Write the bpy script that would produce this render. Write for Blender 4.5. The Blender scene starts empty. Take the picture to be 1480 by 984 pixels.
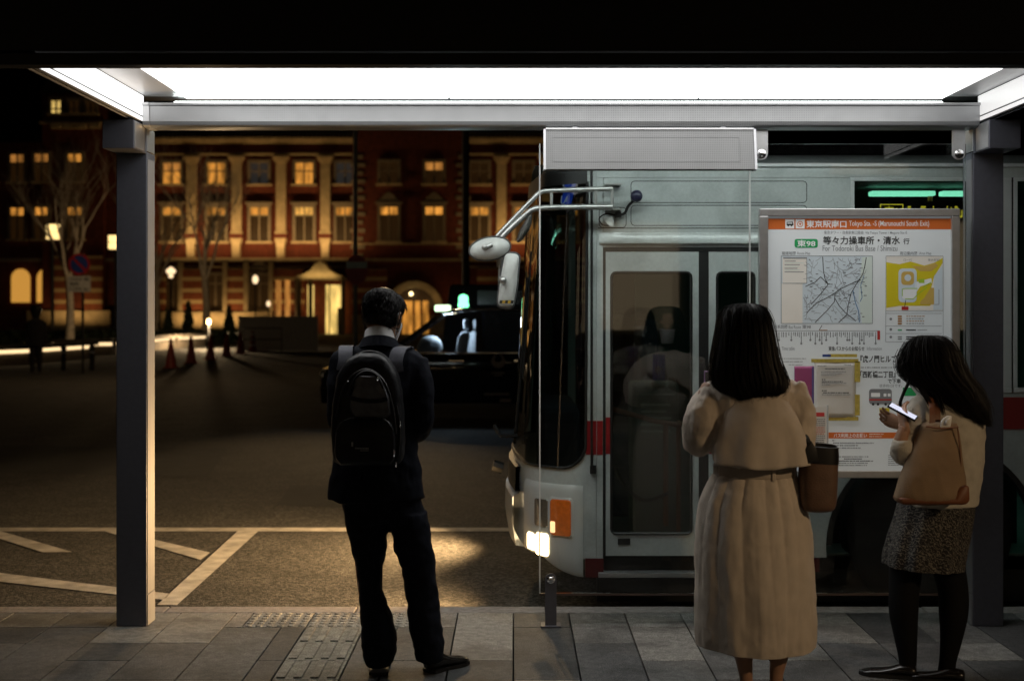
import bpy, bmesh, math, random
from mathutils import Vector, Matrix, noise
R = math.radians
PI = math.pi
random.seed(7)
sc = bpy.context.scene
COL = sc.collection

# ------------------------------------------------------------------ camera, sky, exposure
CAMH = 1.55
F = 1900.0
cd = bpy.data.cameras.new('camera')
cam = bpy.data.objects.new('camera', cd); COL.objects.link(cam)
cam.location = (0, 0, CAMH); cam.rotation_euler = (R(90), 0, 0)
cd.sensor_width = 36.0; cd.lens = F / 1480 * 36
cd.shift_x = -2 / 1480; cd.shift_y = -42 / 1480
cd.clip_start = 0.05; cd.clip_end = 3000
cd.dof.use_dof = True; cd.dof.focus_distance = 6.1; cd.dof.aperture_fstop = 2.5
sc.camera = cam
w = bpy.data.worlds.new('World'); sc.world = w; w.use_nodes = True
nt = w.node_tree
sky = nt.nodes.new('ShaderNodeTexSky'); sky.sky_type = 'NISHITA'; sky.sun_disc = False
sky.sun_elevation = R(-4); sky.sun_rotation = R(200)
nt.links.new(sky.outputs[0], nt.nodes['Background'].inputs[0])
nt.nodes['Background'].inputs[1].default_value = 0.012      # night: the sky is all but black
sc.view_settings.view_transform = 'Standard'; sc.view_settings.look = 'None'
sc.view_settings.exposure = 0.0; sc.view_settings.gamma = 1.0
sc.render.engine = 'CYCLES'
sc.cycles.use_denoising = True
sc.cycles.max_bounces = 8; sc.cycles.transparent_max_bounces = 16
sc.cycles.sample_clamp_indirect = 4.0
sc.cycles.caustics_reflective = False; sc.cycles.caustics_refractive = False
CEIL_L = 3.2            # radiance of the shelter's ceiling lamp
HEAD_W = 900            # bus headlamps
ROAD_W = 2600           # street lamp over the road, beyond the taxi
FLOOD = .19             # station floodlights

# ------------------------------------------------------------------ helpers
def Wp(px, py, Z):
    return Vector(((px - 742) * Z / F, Z, CAMH - (py - 450) * Z / F))
def G(px, py, zg):                       # photo measurement -> point on ground height zg
    Z = (CAMH - zg) * F / (py - 450)
    return Vector(((px - 742) * Z / F, Z, zg))

def origin_of(o):
    v = Vector((0, 0, 0))
    while o is not None:
        v = v + Vector(o.location); o = o.parent
    return v

class MB:
    def __init__(s):
        s.bm = bmesh.new()
    def face(s, pts, mi=0):
        vs = [s.bm.verts.new(p) for p in pts]
        f = s.bm.faces.new(vs); f.material_index = mi
        return f
    def box(s, x0, x1, y0, y1, z0, z1, mi=0, bev=0.0):
        v = [s.bm.verts.new(p) for p in ((x0,y0,z0),(x1,y0,z0),(x1,y1,z0),(x0,y1,z0),(x0,y0,z1),(x1,y0,z1),(x1,y1,z1),(x0,y1,z1))]
        fs = []
        for q in ((3,2,1,0),(4,5,6,7),(0,1,5,4),(1,2,6,5),(2,3,7,6),(3,0,4,7)):
            f = s.bm.faces.new([v[i] for i in q]); f.material_index = mi; fs.append(f)
        if bev > 0:
            es = list({e for f in fs for e in f.edges})
            r = bmesh.ops.bevel(s.bm, geom=es, offset=bev, segments=2, profile=0.5, affect='EDGES')
            for f in r['faces']: f.material_index = mi
        return s
    def prism(s, pts, plane, a, b, mi=0, bev=0.0):
        def P(p, t):
            if plane == 'xz': return (p[0], t, p[1])
            if plane == 'xy': return (p[0], p[1], t)
            return (t, p[0], p[1])
        n = len(pts)
        A = [s.bm.verts.new(P(p, a)) for p in pts]; B = [s.bm.verts.new(P(p, b)) for p in pts]
        fs = [s.bm.faces.new(A), s.bm.faces.new(B[::-1])]
        for i in range(n):
            j = (i + 1) % n
            fs.append(s.bm.faces.new((A[j], A[i], B[i], B[j])))
        for f in fs: f.material_index = mi
        bmesh.ops.recalc_face_normals(s.bm, faces=fs)
        if bev > 0:
            es = list({e for f in fs for e in f.edges})
            r = bmesh.ops.bevel(s.bm, geom=es, offset=bev, segments=2, profile=0.5, affect='EDGES')
            for f in r['faces']: f.material_index = mi
        return s
    def loft(s, rings, cap=True, wrap=True, mi=0):
        V = [[s.bm.verts.new(p) for p in r] for r in rings]
        n = len(rings[0])
        for a, b in zip(V[:-1], V[1:]):
            for i in range(n if wrap else n - 1):
                j = (i + 1) % n
                f = s.bm.faces.new((a[i], a[j], b[j], b[i])); f.material_index = mi
        if cap and wrap:
            f = s.bm.faces.new(V[0][::-1]); f.material_index = mi
            f = s.bm.faces.new(V[-1]); f.material_index = mi
        return s
    def tube(s, pts, r, n=8, mi=0, smooth=0, flat=1.0):
        pts = [Vector(p) for p in pts]
        rs = list(r) if isinstance(r, (list, tuple)) else [r] * len(pts)
        if smooth: pts, rs = catmull(pts, rs, smooth)
        up = None; rings = []
        for i, p in enumerate(pts):
            d = (pts[min(i + 1, len(pts) - 1)] - pts[max(i - 1, 0)])
            if d.length < 1e-9: d = Vector((0, 0, 1))
            d.normalize()
            if up is None:
                up = d.cross(Vector((0, 1, 0)) if abs(d.y) < .9 else Vector((1, 0, 0))).normalized()
            up = (up - d * up.dot(d))
            if up.length < 1e-6: up = d.orthogonal()
            up.normalize(); sd = d.cross(up)
            rings.append([p + (up * math.cos(2*PI*k/n) + sd * math.sin(2*PI*k/n) * flat) * rs[i] for k in range(n)])
        return s.loft(rings, mi=mi)
    def sphere(s, c, r, n=12, m=8, mi=0):
        if not isinstance(r, (tuple, list)): r = (r, r, r)
        rings = []
        for i in range(m + 1):
            a = PI * (0.02 + 0.96 * i / m)
            rings.append([(c[0] + r[0]*math.sin(a)*math.cos(2*PI*k/n), c[1] + r[1]*math.sin(a)*math.sin(2*PI*k/n), c[2] - r[2]*math.cos(a)) for k in range(n)])
        return s.loft(rings, mi=mi)
    def lathe(s, prof, c, n=20, mi=0, axis='z'):
        rings = []
        for r, h in prof:
            ring = []
            for k in range(n):
                a = 2*PI*k/n
                if axis == 'z': ring.append((c[0] + r*math.cos(a), c[1] + r*math.sin(a), c[2] + h))
                elif axis == 'y': ring.append((c[0] + r*math.cos(a), c[1] + h, c[2] - r*math.sin(a)))
                else: ring.append((c[0] + h, c[1] + r*math.cos(a), c[2] + r*math.sin(a)))
            rings.append(ring)
        return s.loft(rings, mi=mi)
    def grid(s, fn, nu, nv, mi=0):
        V = [[s.bm.verts.new(fn(i / nu, j / nv)) for i in range(nu + 1)] for j in range(nv + 1)]
        for j in range(nv):
            for i in range(nu):
                f = s.bm.faces.new((V[j][i], V[j][i+1], V[j+1][i+1], V[j+1][i])); f.material_index = mi
        return s
    def build(s, name, mats, parent=None, smooth=False, at=None, fix=True):
        if fix: bmesh.ops.recalc_face_normals(s.bm, faces=s.bm.faces)
        me = bpy.data.meshes.new(name); 
        if parent is not None: off = origin_of(parent)
        elif at is not None: off = Vector(at)
        else:
            off = Vector((0, 0, 0))
            n = len(s.bm.verts)
            if n:
                xs = [v.co for v in s.bm.verts]
                off = Vector(((min(p.x for p in xs)+max(p.x for p in xs))/2, (min(p.y for p in xs)+max(p.y for p in xs))/2, min(p.z for p in xs)))
        for v in s.bm.verts: v.co -= off
        s.bm.to_mesh(me); s.bm.free()
        o = bpy.data.objects.new(name, me); COL.objects.link(o)
        if parent is not None: o.parent = parent
        else: o.location = off
        for m in (mats if isinstance(mats, (list, tuple)) else [mats]): me.materials.append(m)
        if smooth: smooth_by_angle(me, smooth if smooth is not True else 40)
        return o

def smooth_by_angle(me, deg):
    me.shade_smooth() if hasattr(me, 'shade_smooth') else None
    try: me.set_sharp_from_angle(angle=R(deg))
    except Exception: pass

def catmull(pts, rs, k):
    P, Q = [], []
    n = len(pts)
    for i in range(n - 1):
        p0, p1, p2, p3 = pts[max(i-1,0)], pts[i], pts[i+1], pts[min(i+2,n-1)]
        r0, r1, r2, r3 = rs[max(i-1,0)], rs[i], rs[i+1], rs[min(i+2,n-1)]
        for j in range(k):
            t = j / k
            f = lambda a,b,c,d: 0.5*((2*b)+(c-a)*t+(2*a-5*b+4*c-d)*t*t+(-a+3*b-3*c+d)*t*t*t)
            P.append(f(p0,p1,p2,p3)); Q.append(max(1e-4, f(r0,r1,r2,r3)))
    P.append(pts[-1]); Q.append(rs[-1])
    return P, Q

def tag(o, label=None, cat=None, group=None, kind=None):
    if label: o['label'] = label
    if cat: o['category'] = cat
    if group: o['group'] = group
    if kind: o['kind'] = kind
    return o
def thing(name, label, cat, loc, group=None):
    o = bpy.data.objects.new(name, None); COL.objects.link(o); o.location = loc; o.empty_display_size = .1
    return tag(o, label, cat, group)
def copy_tree(o, loc, label=None, parent=None):
    c = o.copy(); COL.objects.link(c); c.parent = parent
    if parent is None: c.location = loc
    if label: c['label'] = label
    for ch in list(o.children): copy_tree(ch, None, None, c)
    return c
def remesh(o, voxel, smooth=4):
    m = o.modifiers.new('remesh', 'REMESH'); m.mode = 'VOXEL'; m.voxel_size = voxel
    if smooth:
        m2 = o.modifiers.new('smooth', 'SMOOTH'); m2.iterations = smooth; m2.factor = .5
    dg = bpy.context.evaluated_depsgraph_get()
    me = bpy.data.meshes.new_from_object(o.evaluated_get(dg))
    old = o.data; o.modifiers.clear(); o.data = me; bpy.data.meshes.remove(old)
    for p in me.polygons: p.use_smooth = True
    return o
def wrinkle(o, fn):                    # push vertices along their normal by fn(world point, normal)
    me = o.data; off = origin_of(o)
    ns = [v.normal.copy() for v in me.vertices]
    for v, n in zip(me.vertices, ns): v.co += n * fn(v.co + off, n)
    me.update()

_txt = {}
def text2d(body, bold=0.0):
    k = (body, bold)
    if k in _txt: return _txt[k]
    cu = bpy.data.curves.new('t', 'FONT'); cu.body = body; cu.size = 1; cu.offset = bold; cu.resolution_u = 3
    o = bpy.data.objects.new('t', cu); COL.objects.link(o)
    dg = bpy.context.evaluated_depsgraph_get()
    me = bpy.data.meshes.new_from_object(o.evaluated_get(dg))
    vs = [(v.co.x, v.co.y) for v in me.vertices]; fs = [tuple(p.vertices) for p in me.polygons]
    bpy.data.objects.remove(o); bpy.data.curves.remove(cu); bpy.data.meshes.remove(me)
    _txt[k] = (vs, fs)
    return _txt[k]
def put_text(mb, body, fn, u0, u1, v0, v1, bold=0.01, mi=0):
    """fit the text into the box u0..u1 x v0..v1; fn(u,v) gives the 3-D point"""
    vs, fs = text2d(body, bold)
    xs = [p[0] for p in vs]; ys = [p[1] for p in vs]
    ax, bx, ay, by = min(xs), max(xs), min(ys), max(ys)
    V = [mb.bm.verts.new(fn(u0 + (x-ax)/(bx-ax)*(u1-u0), v0 + (y-ay)/(by-ay)*(v1-v0))) for x, y in vs]
    for f in fs:
        try:
            q = mb.bm.faces.new([V[i] for i in f]); q.material_index = mi
        except ValueError: pass

# ------------------------------------------------------------------ materials
def M(name, col, rough=.6, metal=0., var=.15, scale=8., bump=0., bscale=120., emit=None, es=0., coat=0., spec=.5, stretch=None, alpha=1.):
    m = bpy.data.materials.new(name); m.use_nodes = True
    t = m.node_tree; b = t.nodes['Principled BSDF']
    b.inputs['Roughness'].default_value = rough; b.inputs['Metallic'].default_value = metal
    b.inputs['Specular IOR Level'].default_value = spec
    b.inputs['Coat Weight'].default_value = coat; b.inputs['Alpha'].default_value = alpha
    tc = t.nodes.new('ShaderNodeTexCoord'); mp = t.nodes.new('ShaderNodeMapping')
    t.links.new(tc.outputs['Object'], mp.inputs[0])
    if stretch: mp.inputs['Scale'].default_value = stretch
    n = t.nodes.new('ShaderNodeTexNoise'); n.inputs['Scale'].default_value = scale; n.inputs['Detail'].default_value = 6
    t.links.new(mp.outputs[0], n.inputs[0])
    mr = t.nodes.new('ShaderNodeMapRange'); mr.inputs[1].default_value = .3; mr.inputs[2].default_value = .7
    mr.inputs[3].default_value = 1 - var; mr.inputs[4].default_value = 1 + var
    t.links.new(n.outputs[0], mr.inputs[0])
    mx = t.nodes.new('ShaderNodeMix'); mx.data_type = 'RGBA'; mx.blend_type = 'MULTIPLY'; mx.inputs[0].default_value = 1
    mx.inputs[6].default_value = (*col, 1); t.links.new(mr.outputs[0], mx.inputs[7])
    t.links.new(mx.outputs[2], b.inputs['Base Color'])
    m['mix'] = mx.name
    if bump:
        n2 = t.nodes.new('ShaderNodeTexNoise'); n2.inputs['Scale'].default_value = bscale; n2.inputs['Detail'].default_value = 3
        t.links.new(mp.outputs[0], n2.inputs[0])
        bp = t.nodes.new('ShaderNodeBump'); bp.inputs['Strength'].default_value = bump; bp.inputs['Distance'].default_value = .01
        t.links.new(n2.outputs[0], bp.inputs['Height']); t.links.new(bp.outputs[0], b.inputs['Normal'])
    if emit:
        b.inputs['Emission Color'].default_value = (*emit, 1); b.inputs['Emission Strength'].default_value = es
    return m
def curtains(m, lo=.35, hi=1.25):       # lit rooms differ: blinds, curtains, lamps
    t = m.node_tree; b = t.nodes['Principled BSDF']; es = b.inputs['Emission Strength'].default_value
    mp = t.nodes.new('ShaderNodeMapping'); mp.inputs['Scale'].default_value = (1.7, 1.7, .45); t.links.new(t.nodes['Texture Coordinate'].outputs['Object'], mp.inputs[0])
    n = t.nodes.new('ShaderNodeTexNoise'); n.inputs['Scale'].default_value = 1.3; n.inputs['Detail'].default_value = 5; t.links.new(mp.outputs[0], n.inputs[0])
    mr = t.nodes.new('ShaderNodeMapRange'); mr.inputs[1].default_value = .35; mr.inputs[2].default_value = .65; mr.inputs[3].default_value = lo*es; mr.inputs[4].default_value = hi*es
    t.links.new(n.outputs[0], mr.inputs[0]); t.links.new(mr.outputs[0], b.inputs['Emission Strength']); return m
def grain(m, scale=160, lo=.55, hi=1.5, stain=0.):   # mineral speckle and blotchy wear
    t = m.node_tree; b = t.nodes['Principled BSDF']; tc = t.nodes['Texture Coordinate']
    src = b.inputs['Base Color'].links[0].from_socket
    def mul(sc, l, h, a0, a1, det):
        nonlocal src
        n = t.nodes.new('ShaderNodeTexNoise'); n.inputs['Scale'].default_value = sc; n.inputs['Detail'].default_value = det; t.links.new(tc.outputs['Object'], n.inputs[0])
        mr = t.nodes.new('ShaderNodeMapRange'); mr.inputs[1].default_value = a0; mr.inputs[2].default_value = a1; mr.inputs[3].default_value = l; mr.inputs[4].default_value = h; t.links.new(n.outputs[0], mr.inputs[0])
        mx = t.nodes.new('ShaderNodeMix'); mx.data_type = 'RGBA'; mx.blend_type = 'MULTIPLY'; mx.inputs[0].default_value = 1; t.links.new(src, mx.inputs[6]); t.links.new(mr.outputs[0], mx.inputs[7]); src = mx.outputs[2]
    mul(scale, lo, hi, .36, .64, 2)
    if stain: mul(3.3, 1-stain, 1.08, .38, .52, 7)
    t.links.new(src, b.inputs['Base Color']); return m
def glass(name, tint=(1,1,1), rough=.0, dirt=.0, ior=1.5):
    m = bpy.data.materials.new(name); m.use_nodes = True
    t = m.node_tree; t.nodes.remove(t.nodes['Principled BSDF']); out = t.nodes['Material Output']
    tr = t.nodes.new('ShaderNodeBsdfTransparent'); tr.inputs[0].default_value = (*tint, 1)
    gl = t.nodes.new('ShaderNodeBsdfGlossy'); gl.inputs['Roughness'].default_value = rough
    fr = t.nodes.new('ShaderNodeFresnel'); fr.inputs[0].default_value = ior
    mx = t.nodes.new('ShaderNodeMixShader')
    t.links.new(fr.outputs[0], mx.inputs[0]); t.links.new(tr.outputs[0], mx.inputs[1]); t.links.new(gl.outputs[0], mx.inputs[2])
    last = mx
    if dirt:
        df = t.nodes.new('ShaderNodeBsdfDiffuse'); df.inputs[0].default_value = (.6,.6,.6,1)
        tc = t.nodes.new('ShaderNodeTexCoord'); mp = t.nodes.new('ShaderNodeMapping'); mp.inputs['Scale'].default_value = (9, 9, 1.2)
        n = t.nodes.new('ShaderNodeTexNoise'); n.inputs['Scale'].default_value = 3; n.inputs['Detail'].default_value = 8
        t.links.new(tc.outputs['Object'], mp.inputs[0]); t.links.new(mp.outputs[0], n.inputs[0])
        mr = t.nodes.new('ShaderNodeMapRange'); mr.inputs[1].default_value = .4; mr.inputs[2].default_value = .8; mr.inputs[3].default_value = .0; mr.inputs[4].default_value = dirt
        t.links.new(n.outputs[0], mr.inputs[0])
        m2 = t.nodes.new('ShaderNodeMixShader'); t.links.new(mr.outputs[0], m2.inputs[0]); t.links.new(mx.outputs[0], m2.inputs[1]); t.links.new(df.outputs[0], m2.inputs[2]); last = m2
    t.links.new(last.outputs[0], out.inputs[0])
    return m
def E(name, col, s):
    return M(name, (.3*col[0], .3*col[1], .3*col[2]), rough=.5, var=.0, emit=col, es=s)

steel = M('brushed_steel', (.42,.43,.45), rough=.42, metal=.75, var=.08, scale=5, bump=.04, bscale=300, stretch=(1,1,.05))
alum = M('satin_aluminium', (.55,.56,.57), rough=.35, metal=.8, var=.06, scale=30)
postm = M('grey_powder_coat', (.105,.11,.135), rough=.45, metal=.4, var=.06, scale=40, bump=.03, bscale=600)
darkm = M('dark_fascia_metal', (.008,.008,.009), rough=.4, metal=.0, var=.1, spec=.25)
blackm = M('black_rubber', (.008,.008,.008), rough=.6, var=.2)
whitep = M('white_enamel', (.72,.73,.74), rough=.35, var=.03)
chrome = M('chrome', (.8,.8,.8), rough=.12, metal=1, var=.02)
screenm = M('clear_glass_edge', (.75,.78,.76), rough=.25, var=.03)
# ------------------------------------------------------------------ ground
def asphalt_mat():
    m = M('asphalt', (.045,.043,.04), rough=.8, var=.3, scale=2.5, bump=.9, bscale=95, spec=.35)
    t = m.node_tree; b = t.nodes['Principled BSDF']
    # pale stone chips in the wearing course
    vo = t.nodes.new('ShaderNodeTexVoronoi'); vo.inputs['Scale'].default_value = 62
    tc = t.nodes['Texture Coordinate']; t.links.new(tc.outputs['Object'], vo.inputs['Vector'])
    sp = t.nodes.new('ShaderNodeSeparateColor'); t.links.new(vo.outputs['Color'], sp.inputs[0])
    mr = t.nodes.new('ShaderNodeMapRange'); mr.inputs[1].default_value = .35; mr.inputs[2].default_value = 1.; mr.inputs[3].default_value = .45; mr.inputs[4].default_value = 2.6
    t.links.new(sp.outputs[0], mr.inputs[0])
    mx2 = t.nodes.new('ShaderNodeMix'); mx2.data_type = 'RGBA'; mx2.blend_type = 'MULTIPLY'; mx2.inputs[0].default_value = 1
    t.links.new(t.nodes[m['mix']].outputs[2], mx2.inputs[6]); t.links.new(mr.outputs[0], mx2.inputs[7]); t.links.new(mx2.outputs[2], b.inputs['Base Color'])
    return m
asph = asphalt_mat()
RD = -0.15
mb = MB(); mb.face([(-600,6.9,RD),(600,6.9,RD),(600,1500,RD),(-600,1500,RD)])
road = tag(mb.build('road', asph, at=(0,0,0)), kind='structure')
mb = MB(); mb.face([(-600,-400,-.06),(600,-400,-.06),(600,6.72,-.06),(-600,6.72,-.06)])
tag(mb.build('ground', M('bedding_mortar', (.012,.012,.012), rough=.9), at=(0,0,0)), kind='structure')
# painted lines on the road
paint = M('worn_road_paint', (.48,.46,.43), rough=.7, var=.35, scale=9, bump=.35, bscale=110)
mb = MB(); Y4 = RD + .004
def quad(pts): mb.face([(*G(x, y, Y4).xy, Y4) for x, y in pts])
quad([(-330,762),(790,762),(790,767.3),(-330,767.3)])
Z2 = Y4
def poly(pts, z): mb.face([(*G(x, y, z).xy, z) for x, y in pts])
poly([(343,767.3),(373,767.3),(256,873.5),(227,873.5)], Y4)
poly([(151,767.3),(172,767.3),(303.6,798),(290,808.5)], Y4)
poly([(2,767.3),(-22,767.3),(-22,771),(62,797.5),(104,797)], Y4)
poly([(-200,803),(-200,818),(236.5,866),(246,857.5)], Y4)
tag(mb.build('road_markings', paint, at=(0,0,0)), kind='structure')
patchm = M('asphalt_patch', (.026,.026,.026), rough=.85, var=.3, scale=5, bump=.8, bscale=110)
mb = MB(); poly([(-200,640),(330,648),(300,690),(-260,676)], RD+.003); poly([(420,700),(560,703),(545,735),(400,730)], RD+.003); tag(mb.build('road_patches', patchm, at=(0,0,0)), kind='structure')
# kerb stones
stone = M('kerb_granite', (.30,.27,.25), rough=.75, var=.25, scale=30, bump=.35, bscale=160)
mb = MB()
x = -12.0
xs_k = [-12 + .6*i for i in range(42)]
for i in range(44):
    x0 = -13.62 + .985*i
    mb.box(x0, x0+.979, 6.775, 6.915, RD-.05, 0.0, bev=.006)
tag(mb.build('kerb', stone, at=(0,0,0)), kind='structure')
# paving: granite flags of three greys, each its own slab, in one pavement
def vc_mat(name, rough, bump, bscale, var, spec=.5):
    m = M(name, (1,1,1), rough=rough, var=var, scale=26, bump=bump, bscale=bscale, spec=spec)
    t = m.node_tree; a = t.nodes.new('ShaderNodeAttribute'); a.attribute_name = 'tone'
    t.links.new(a.outputs['Color'], t.nodes[m['mix']].inputs[6])
    return m
flag = vc_mat('granite_flag', .55, .45, 210, .30, spec=.4)
grain(flag, 170, .45, 1.6, .35)
mb = MB(); lay = mb.bm.loops.layers.float_color.new('tone')
rowsY = [6.77 - .308*i for i in range(0, 40)]
cols = [-.285*22 + .285*i for i in range(60)]
colb = []
for c in cols:
    if abs(c + .855) < .01: continue
    colb.append(c)
colb += [-1.02, -.735]; colb = sorted(colb)
TACT = (-1.02, -.735)
def slab(x0, x1, y0, y1, tone, h=0.0):
    g = .0032
    b4 = len(mb.bm.faces)
    mb.box(x0+g, x1-g, y0+g, y1-g, -.05, h, bev=.002)
    mb.bm.faces.ensure_lookup_table()
    for f in mb.bm.faces[b4:]:
        for l in f.loops: l[lay] = (*tone, 1)
random.seed(11)
tones = [(.16,.157,.148), (.22,.215,.20), (.10,.10,.098), (.075,.077,.076), (.13,.13,.126), (.25,.24,.22)]
isT = lambda a, b: abs(a-TACT[0]) < .01 and abs(b-TACT[1]) < .01
for ci in range(len(colb)-1):
    x0, x1 = colb[ci], colb[ci+1]
    i = 0
    if -1.45 < x0 < -.5: i = 1       # the row of dotted slabs takes the first course here
    while i < len(rowsY)-1:
        n = random.choice((1,2,2,2,3)) if not isT(x0, x1) else 1
        n = min(n, len(rowsY)-1-i)
        if isT(x0, x1):
            i += n; continue
        t = random.choice(tones); k = random.uniform(.85,1.15)
        slab(x0, x1, rowsY[i+n], rowsY[i], tuple(c*k for c in t), h=random.uniform(-.0008,.0008))
        i += n
# the gap left by the dotted row
slab(-1.425, -1.335, rowsY[1], rowsY[0], (.24,.22,.20)); slab(-.50, -.285, rowsY[1], rowsY[0], (.2,.19,.18))
pav = tag(mb.build('pavement', flag, at=(0,0,0), fix=False), kind='structure')
tact = grain(vc_mat('tactile_flag', .6, .4, 240, .35), 150, .6, 1.4, .2)
mb = MB(); lay = mb.bm.loops.layers.float_color.new('tone')
for (a, b) in ((-1.335,-1.02), (-1.02,-.735), (-.735,-.50)):
    slab(a, b, rowsY[1], rowsY[0], (.30,.27,.22))
    nx = 6 if b-a > .24 else 5; b4 = len(mb.bm.faces)
    for ix in range(nx):
        for iy in range(6):
            cx = a + (ix+.5)*(b-a)/nx; cy = rowsY[1] + (iy+.5)*.308/6
            mb.lathe([(.017,-.001),(.0165,.002),(.013,.0048),(.006,.0052)], (cx,cy,0), n=10)
    mb.bm.faces.ensure_lookup_table()
    for f in mb.bm.faces[b4:]:
        for l in f.loops: l[lay] = (.33,.30,.25,1)
for i in range(1, 12):
    slab(TACT[0], TACT[1], rowsY[i+1], rowsY[i], (.27,.25,.20)); b4 = len(mb.bm.faces)
    for k in range(4):
        cx = TACT[0] + (k+.5)*.285/4
        mb.box(cx-.019, cx+.019, rowsY[i+1]+.022, rowsY[i]-.022, -.001, .0075, bev=.0035)
    mb.bm.faces.ensure_lookup_table()
    for f in mb.bm.faces[b4:]:
        for l in f.loops: l[lay] = (.30,.275,.225,1)
tag(mb.build('tactile_pavement', tact, at=(0,0,0), fix=False), kind='structure')

# ------------------------------------------------------------------ bus shelter
sh = thing('bus_shelter', 'open steel bus shelter with two square posts and a brightly lit white ceiling', 'bus shelter', (.23, 6.5, 0))
XL, XR = -1.805, 2.268
strip_m = M('pale_grey_strip', (.21,.21,.22), rough=.5, metal=.2, var=.08)
for px0, px1, s in ((-1.955,-1.805,1), (2.263,2.413,-1)):
    mb = MB(); mb.box(px0, px1, 6.47, 6.62, 0.002, 2.335, bev=.004)
    p = mb.build('post', postm, sh)
    mb = MB()   # shadow-gap cover strip on the inner face, and the foot plate
    xi = px1 if s == 1 else px0
    mb.box(min(xi, xi+s*.004), max(xi, xi+s*.004), 6.478, 6.60, .16, 2.30, bev=.001)
    mb.build('cover_strip', strip_m, p)
    mb = MB(); mb.box(min(xi, xi+s*.005), max(xi, xi+s*.005), 6.476, 6.605, .004, .155, bev=.0015); mb.build('foot_plate', strip_m, p)
    mb = MB(); mb.box(px0-.0, px1+.0, 6.25, 6.475-.004, 2.325, 2.462, bev=.003); mb.build('bracket', postm, sh)
    mb = MB(); a, b = (px1-.001, px1+.004) if s == 1 else (px0-.004, px0+.001)
    mb.box(a, b, 6.26, 6.42, 2.332, 2.456, bev=.001); mb.box(a, b, 6.47, 6.60, 2.338, 2.45, bev=.001); mb.build('bracket_plate', alum, sh)
# roof: slab, dark front beam, side fascias, perforated gutter beam
mb = MB(); mb.box(-2.16, 2.62, 4.96, 6.72, 2.625, 2.72); mb.build('roof', darkm, sh)
mb = MB(); mb.box(-2.30, 3.2, 4.86, 4.955, 2.512, 3.05, bev=.004); mb.box(-2.2, 3.1, 4.875, 4.957, 2.464, 2.508, bev=.004); mb.build('front_beam', darkm, sh)
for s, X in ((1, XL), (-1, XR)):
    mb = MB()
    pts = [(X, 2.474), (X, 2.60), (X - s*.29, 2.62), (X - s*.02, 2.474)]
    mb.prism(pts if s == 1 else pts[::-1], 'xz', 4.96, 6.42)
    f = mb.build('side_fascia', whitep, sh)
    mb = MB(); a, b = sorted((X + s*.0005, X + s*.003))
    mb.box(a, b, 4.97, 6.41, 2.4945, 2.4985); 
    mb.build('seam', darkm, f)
    mb = MB(); a, b = sorted((X + s*.0004, X + s*.004)); mb.box(a, b, 4.97, 6.40, 2.501, 2.597); mb.box(a, b, 4.97, 6.40, 2.4755, 2.4925); mb.build('fascia_glow', E('fascia_glow', (1.,.99,.98), 1.5 if s == 1 else .7), f)  # fascia faces made to glow, standing in for ceiling light on white enamel
    mb = MB(); a, b = sorted((X - s*.022, X - s*.3))
    pts = [(X - s*.024, 2.472), (X - s*.295, 2.617), (X - s*.36, 2.64), (X - s*.36, 2.632), (X - s*.295, 2.61), (X - s*.03, 2.466)]
    mb.prism(pts, 'xz', 4.96, 6.45); mb.build('eave', postm, sh)
mb = MB(); mb.box(XL, XR, 4.96, 6.45, 2.603, 2.62); mb.build('ceiling', whitep, sh)
lampm = E('lamp_diffuser', (1.0,.985,.96), CEIL_L)
for a, b in ((-1.60,-.32), (-.31,.90), (.91,2.10)):
    mb = MB(); mb.box(a, b, 5.62, 6.44, 2.589, 2.602, bev=.004); mb.build('lamp_diffuser', lampm, sh)
mb = MB(); mb.box(-1.7, 2.15, 6.57, 6.69, 2.56, 2.60, bev=.008); mb.build('rear_lamp', E('rear_lamp_diffuser', (.90,1.,.97), 9.5), sh)
perf = M('perforated_aluminium', (.40,.41,.42), rough=.4, metal=.55, var=.05, scale=20)
def perforate(m, pitch=.008, dark=.35):
    t = m.node_tree; b = t.nodes['Principled BSDF']; tc = t.nodes['Texture Coordinate']
    sx = t.nodes.new('ShaderNodeSeparateXYZ'); t.links.new(tc.outputs['Object'], sx.inputs[0])
    outs = []
    for ax in (0, 2):
        mu = t.nodes.new('ShaderNodeMath'); mu.operation = 'MULTIPLY'; mu.inputs[1].default_value = 2*PI/pitch; t.links.new(sx.outputs[ax], mu.inputs[0])
        si = t.nodes.new('ShaderNodeMath'); si.operation = 'SINE'; t.links.new(mu.outputs[0], si.inputs[0]); outs.append(si)
    ml = t.nodes.new('ShaderNodeMath'); ml.operation = 'ADD'; t.links.new(outs[0].outputs[0], ml.inputs[0]); t.links.new(outs[1].outputs[0], ml.inputs[1])
    mr = t.nodes.new('ShaderNodeMapRange'); mr.inputs[1].default_value = .6; mr.inputs[2].default_value = 1.2; mr.inputs[3].default_value = 1; mr.inputs[4].default_value = dark
    t.links.new(ml.outputs[0], mr.inputs[0])
    mx2 = t.nodes.new('ShaderNodeMix'); mx2.data_type = 'RGBA'; mx2.blend_type = 'MULTIPLY'; mx2.inputs[0].default_value = 1
    t.links.new(t.nodes[m['mix']].outputs[2], mx2.inputs[6]); t.links.new(mr.outputs[0], mx2.inputs[7]); t.links.new(mx2.outputs[2], b.inputs['Base Color'])
perforate(perf, .011, .72)
mb = MB()
prof = [(6.36,2.548), (6.372,2.545), (6.372,2.47), (6.38,2.452), (6.40,2.446), (6.52,2.446), (6.52,2.56), (6.36,2.56)]
mb.prism(prof, 'yz', -1.795, 2.262, bev=.002)
g = mb.build('gutter_beam', perf, sh, smooth=30)
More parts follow.
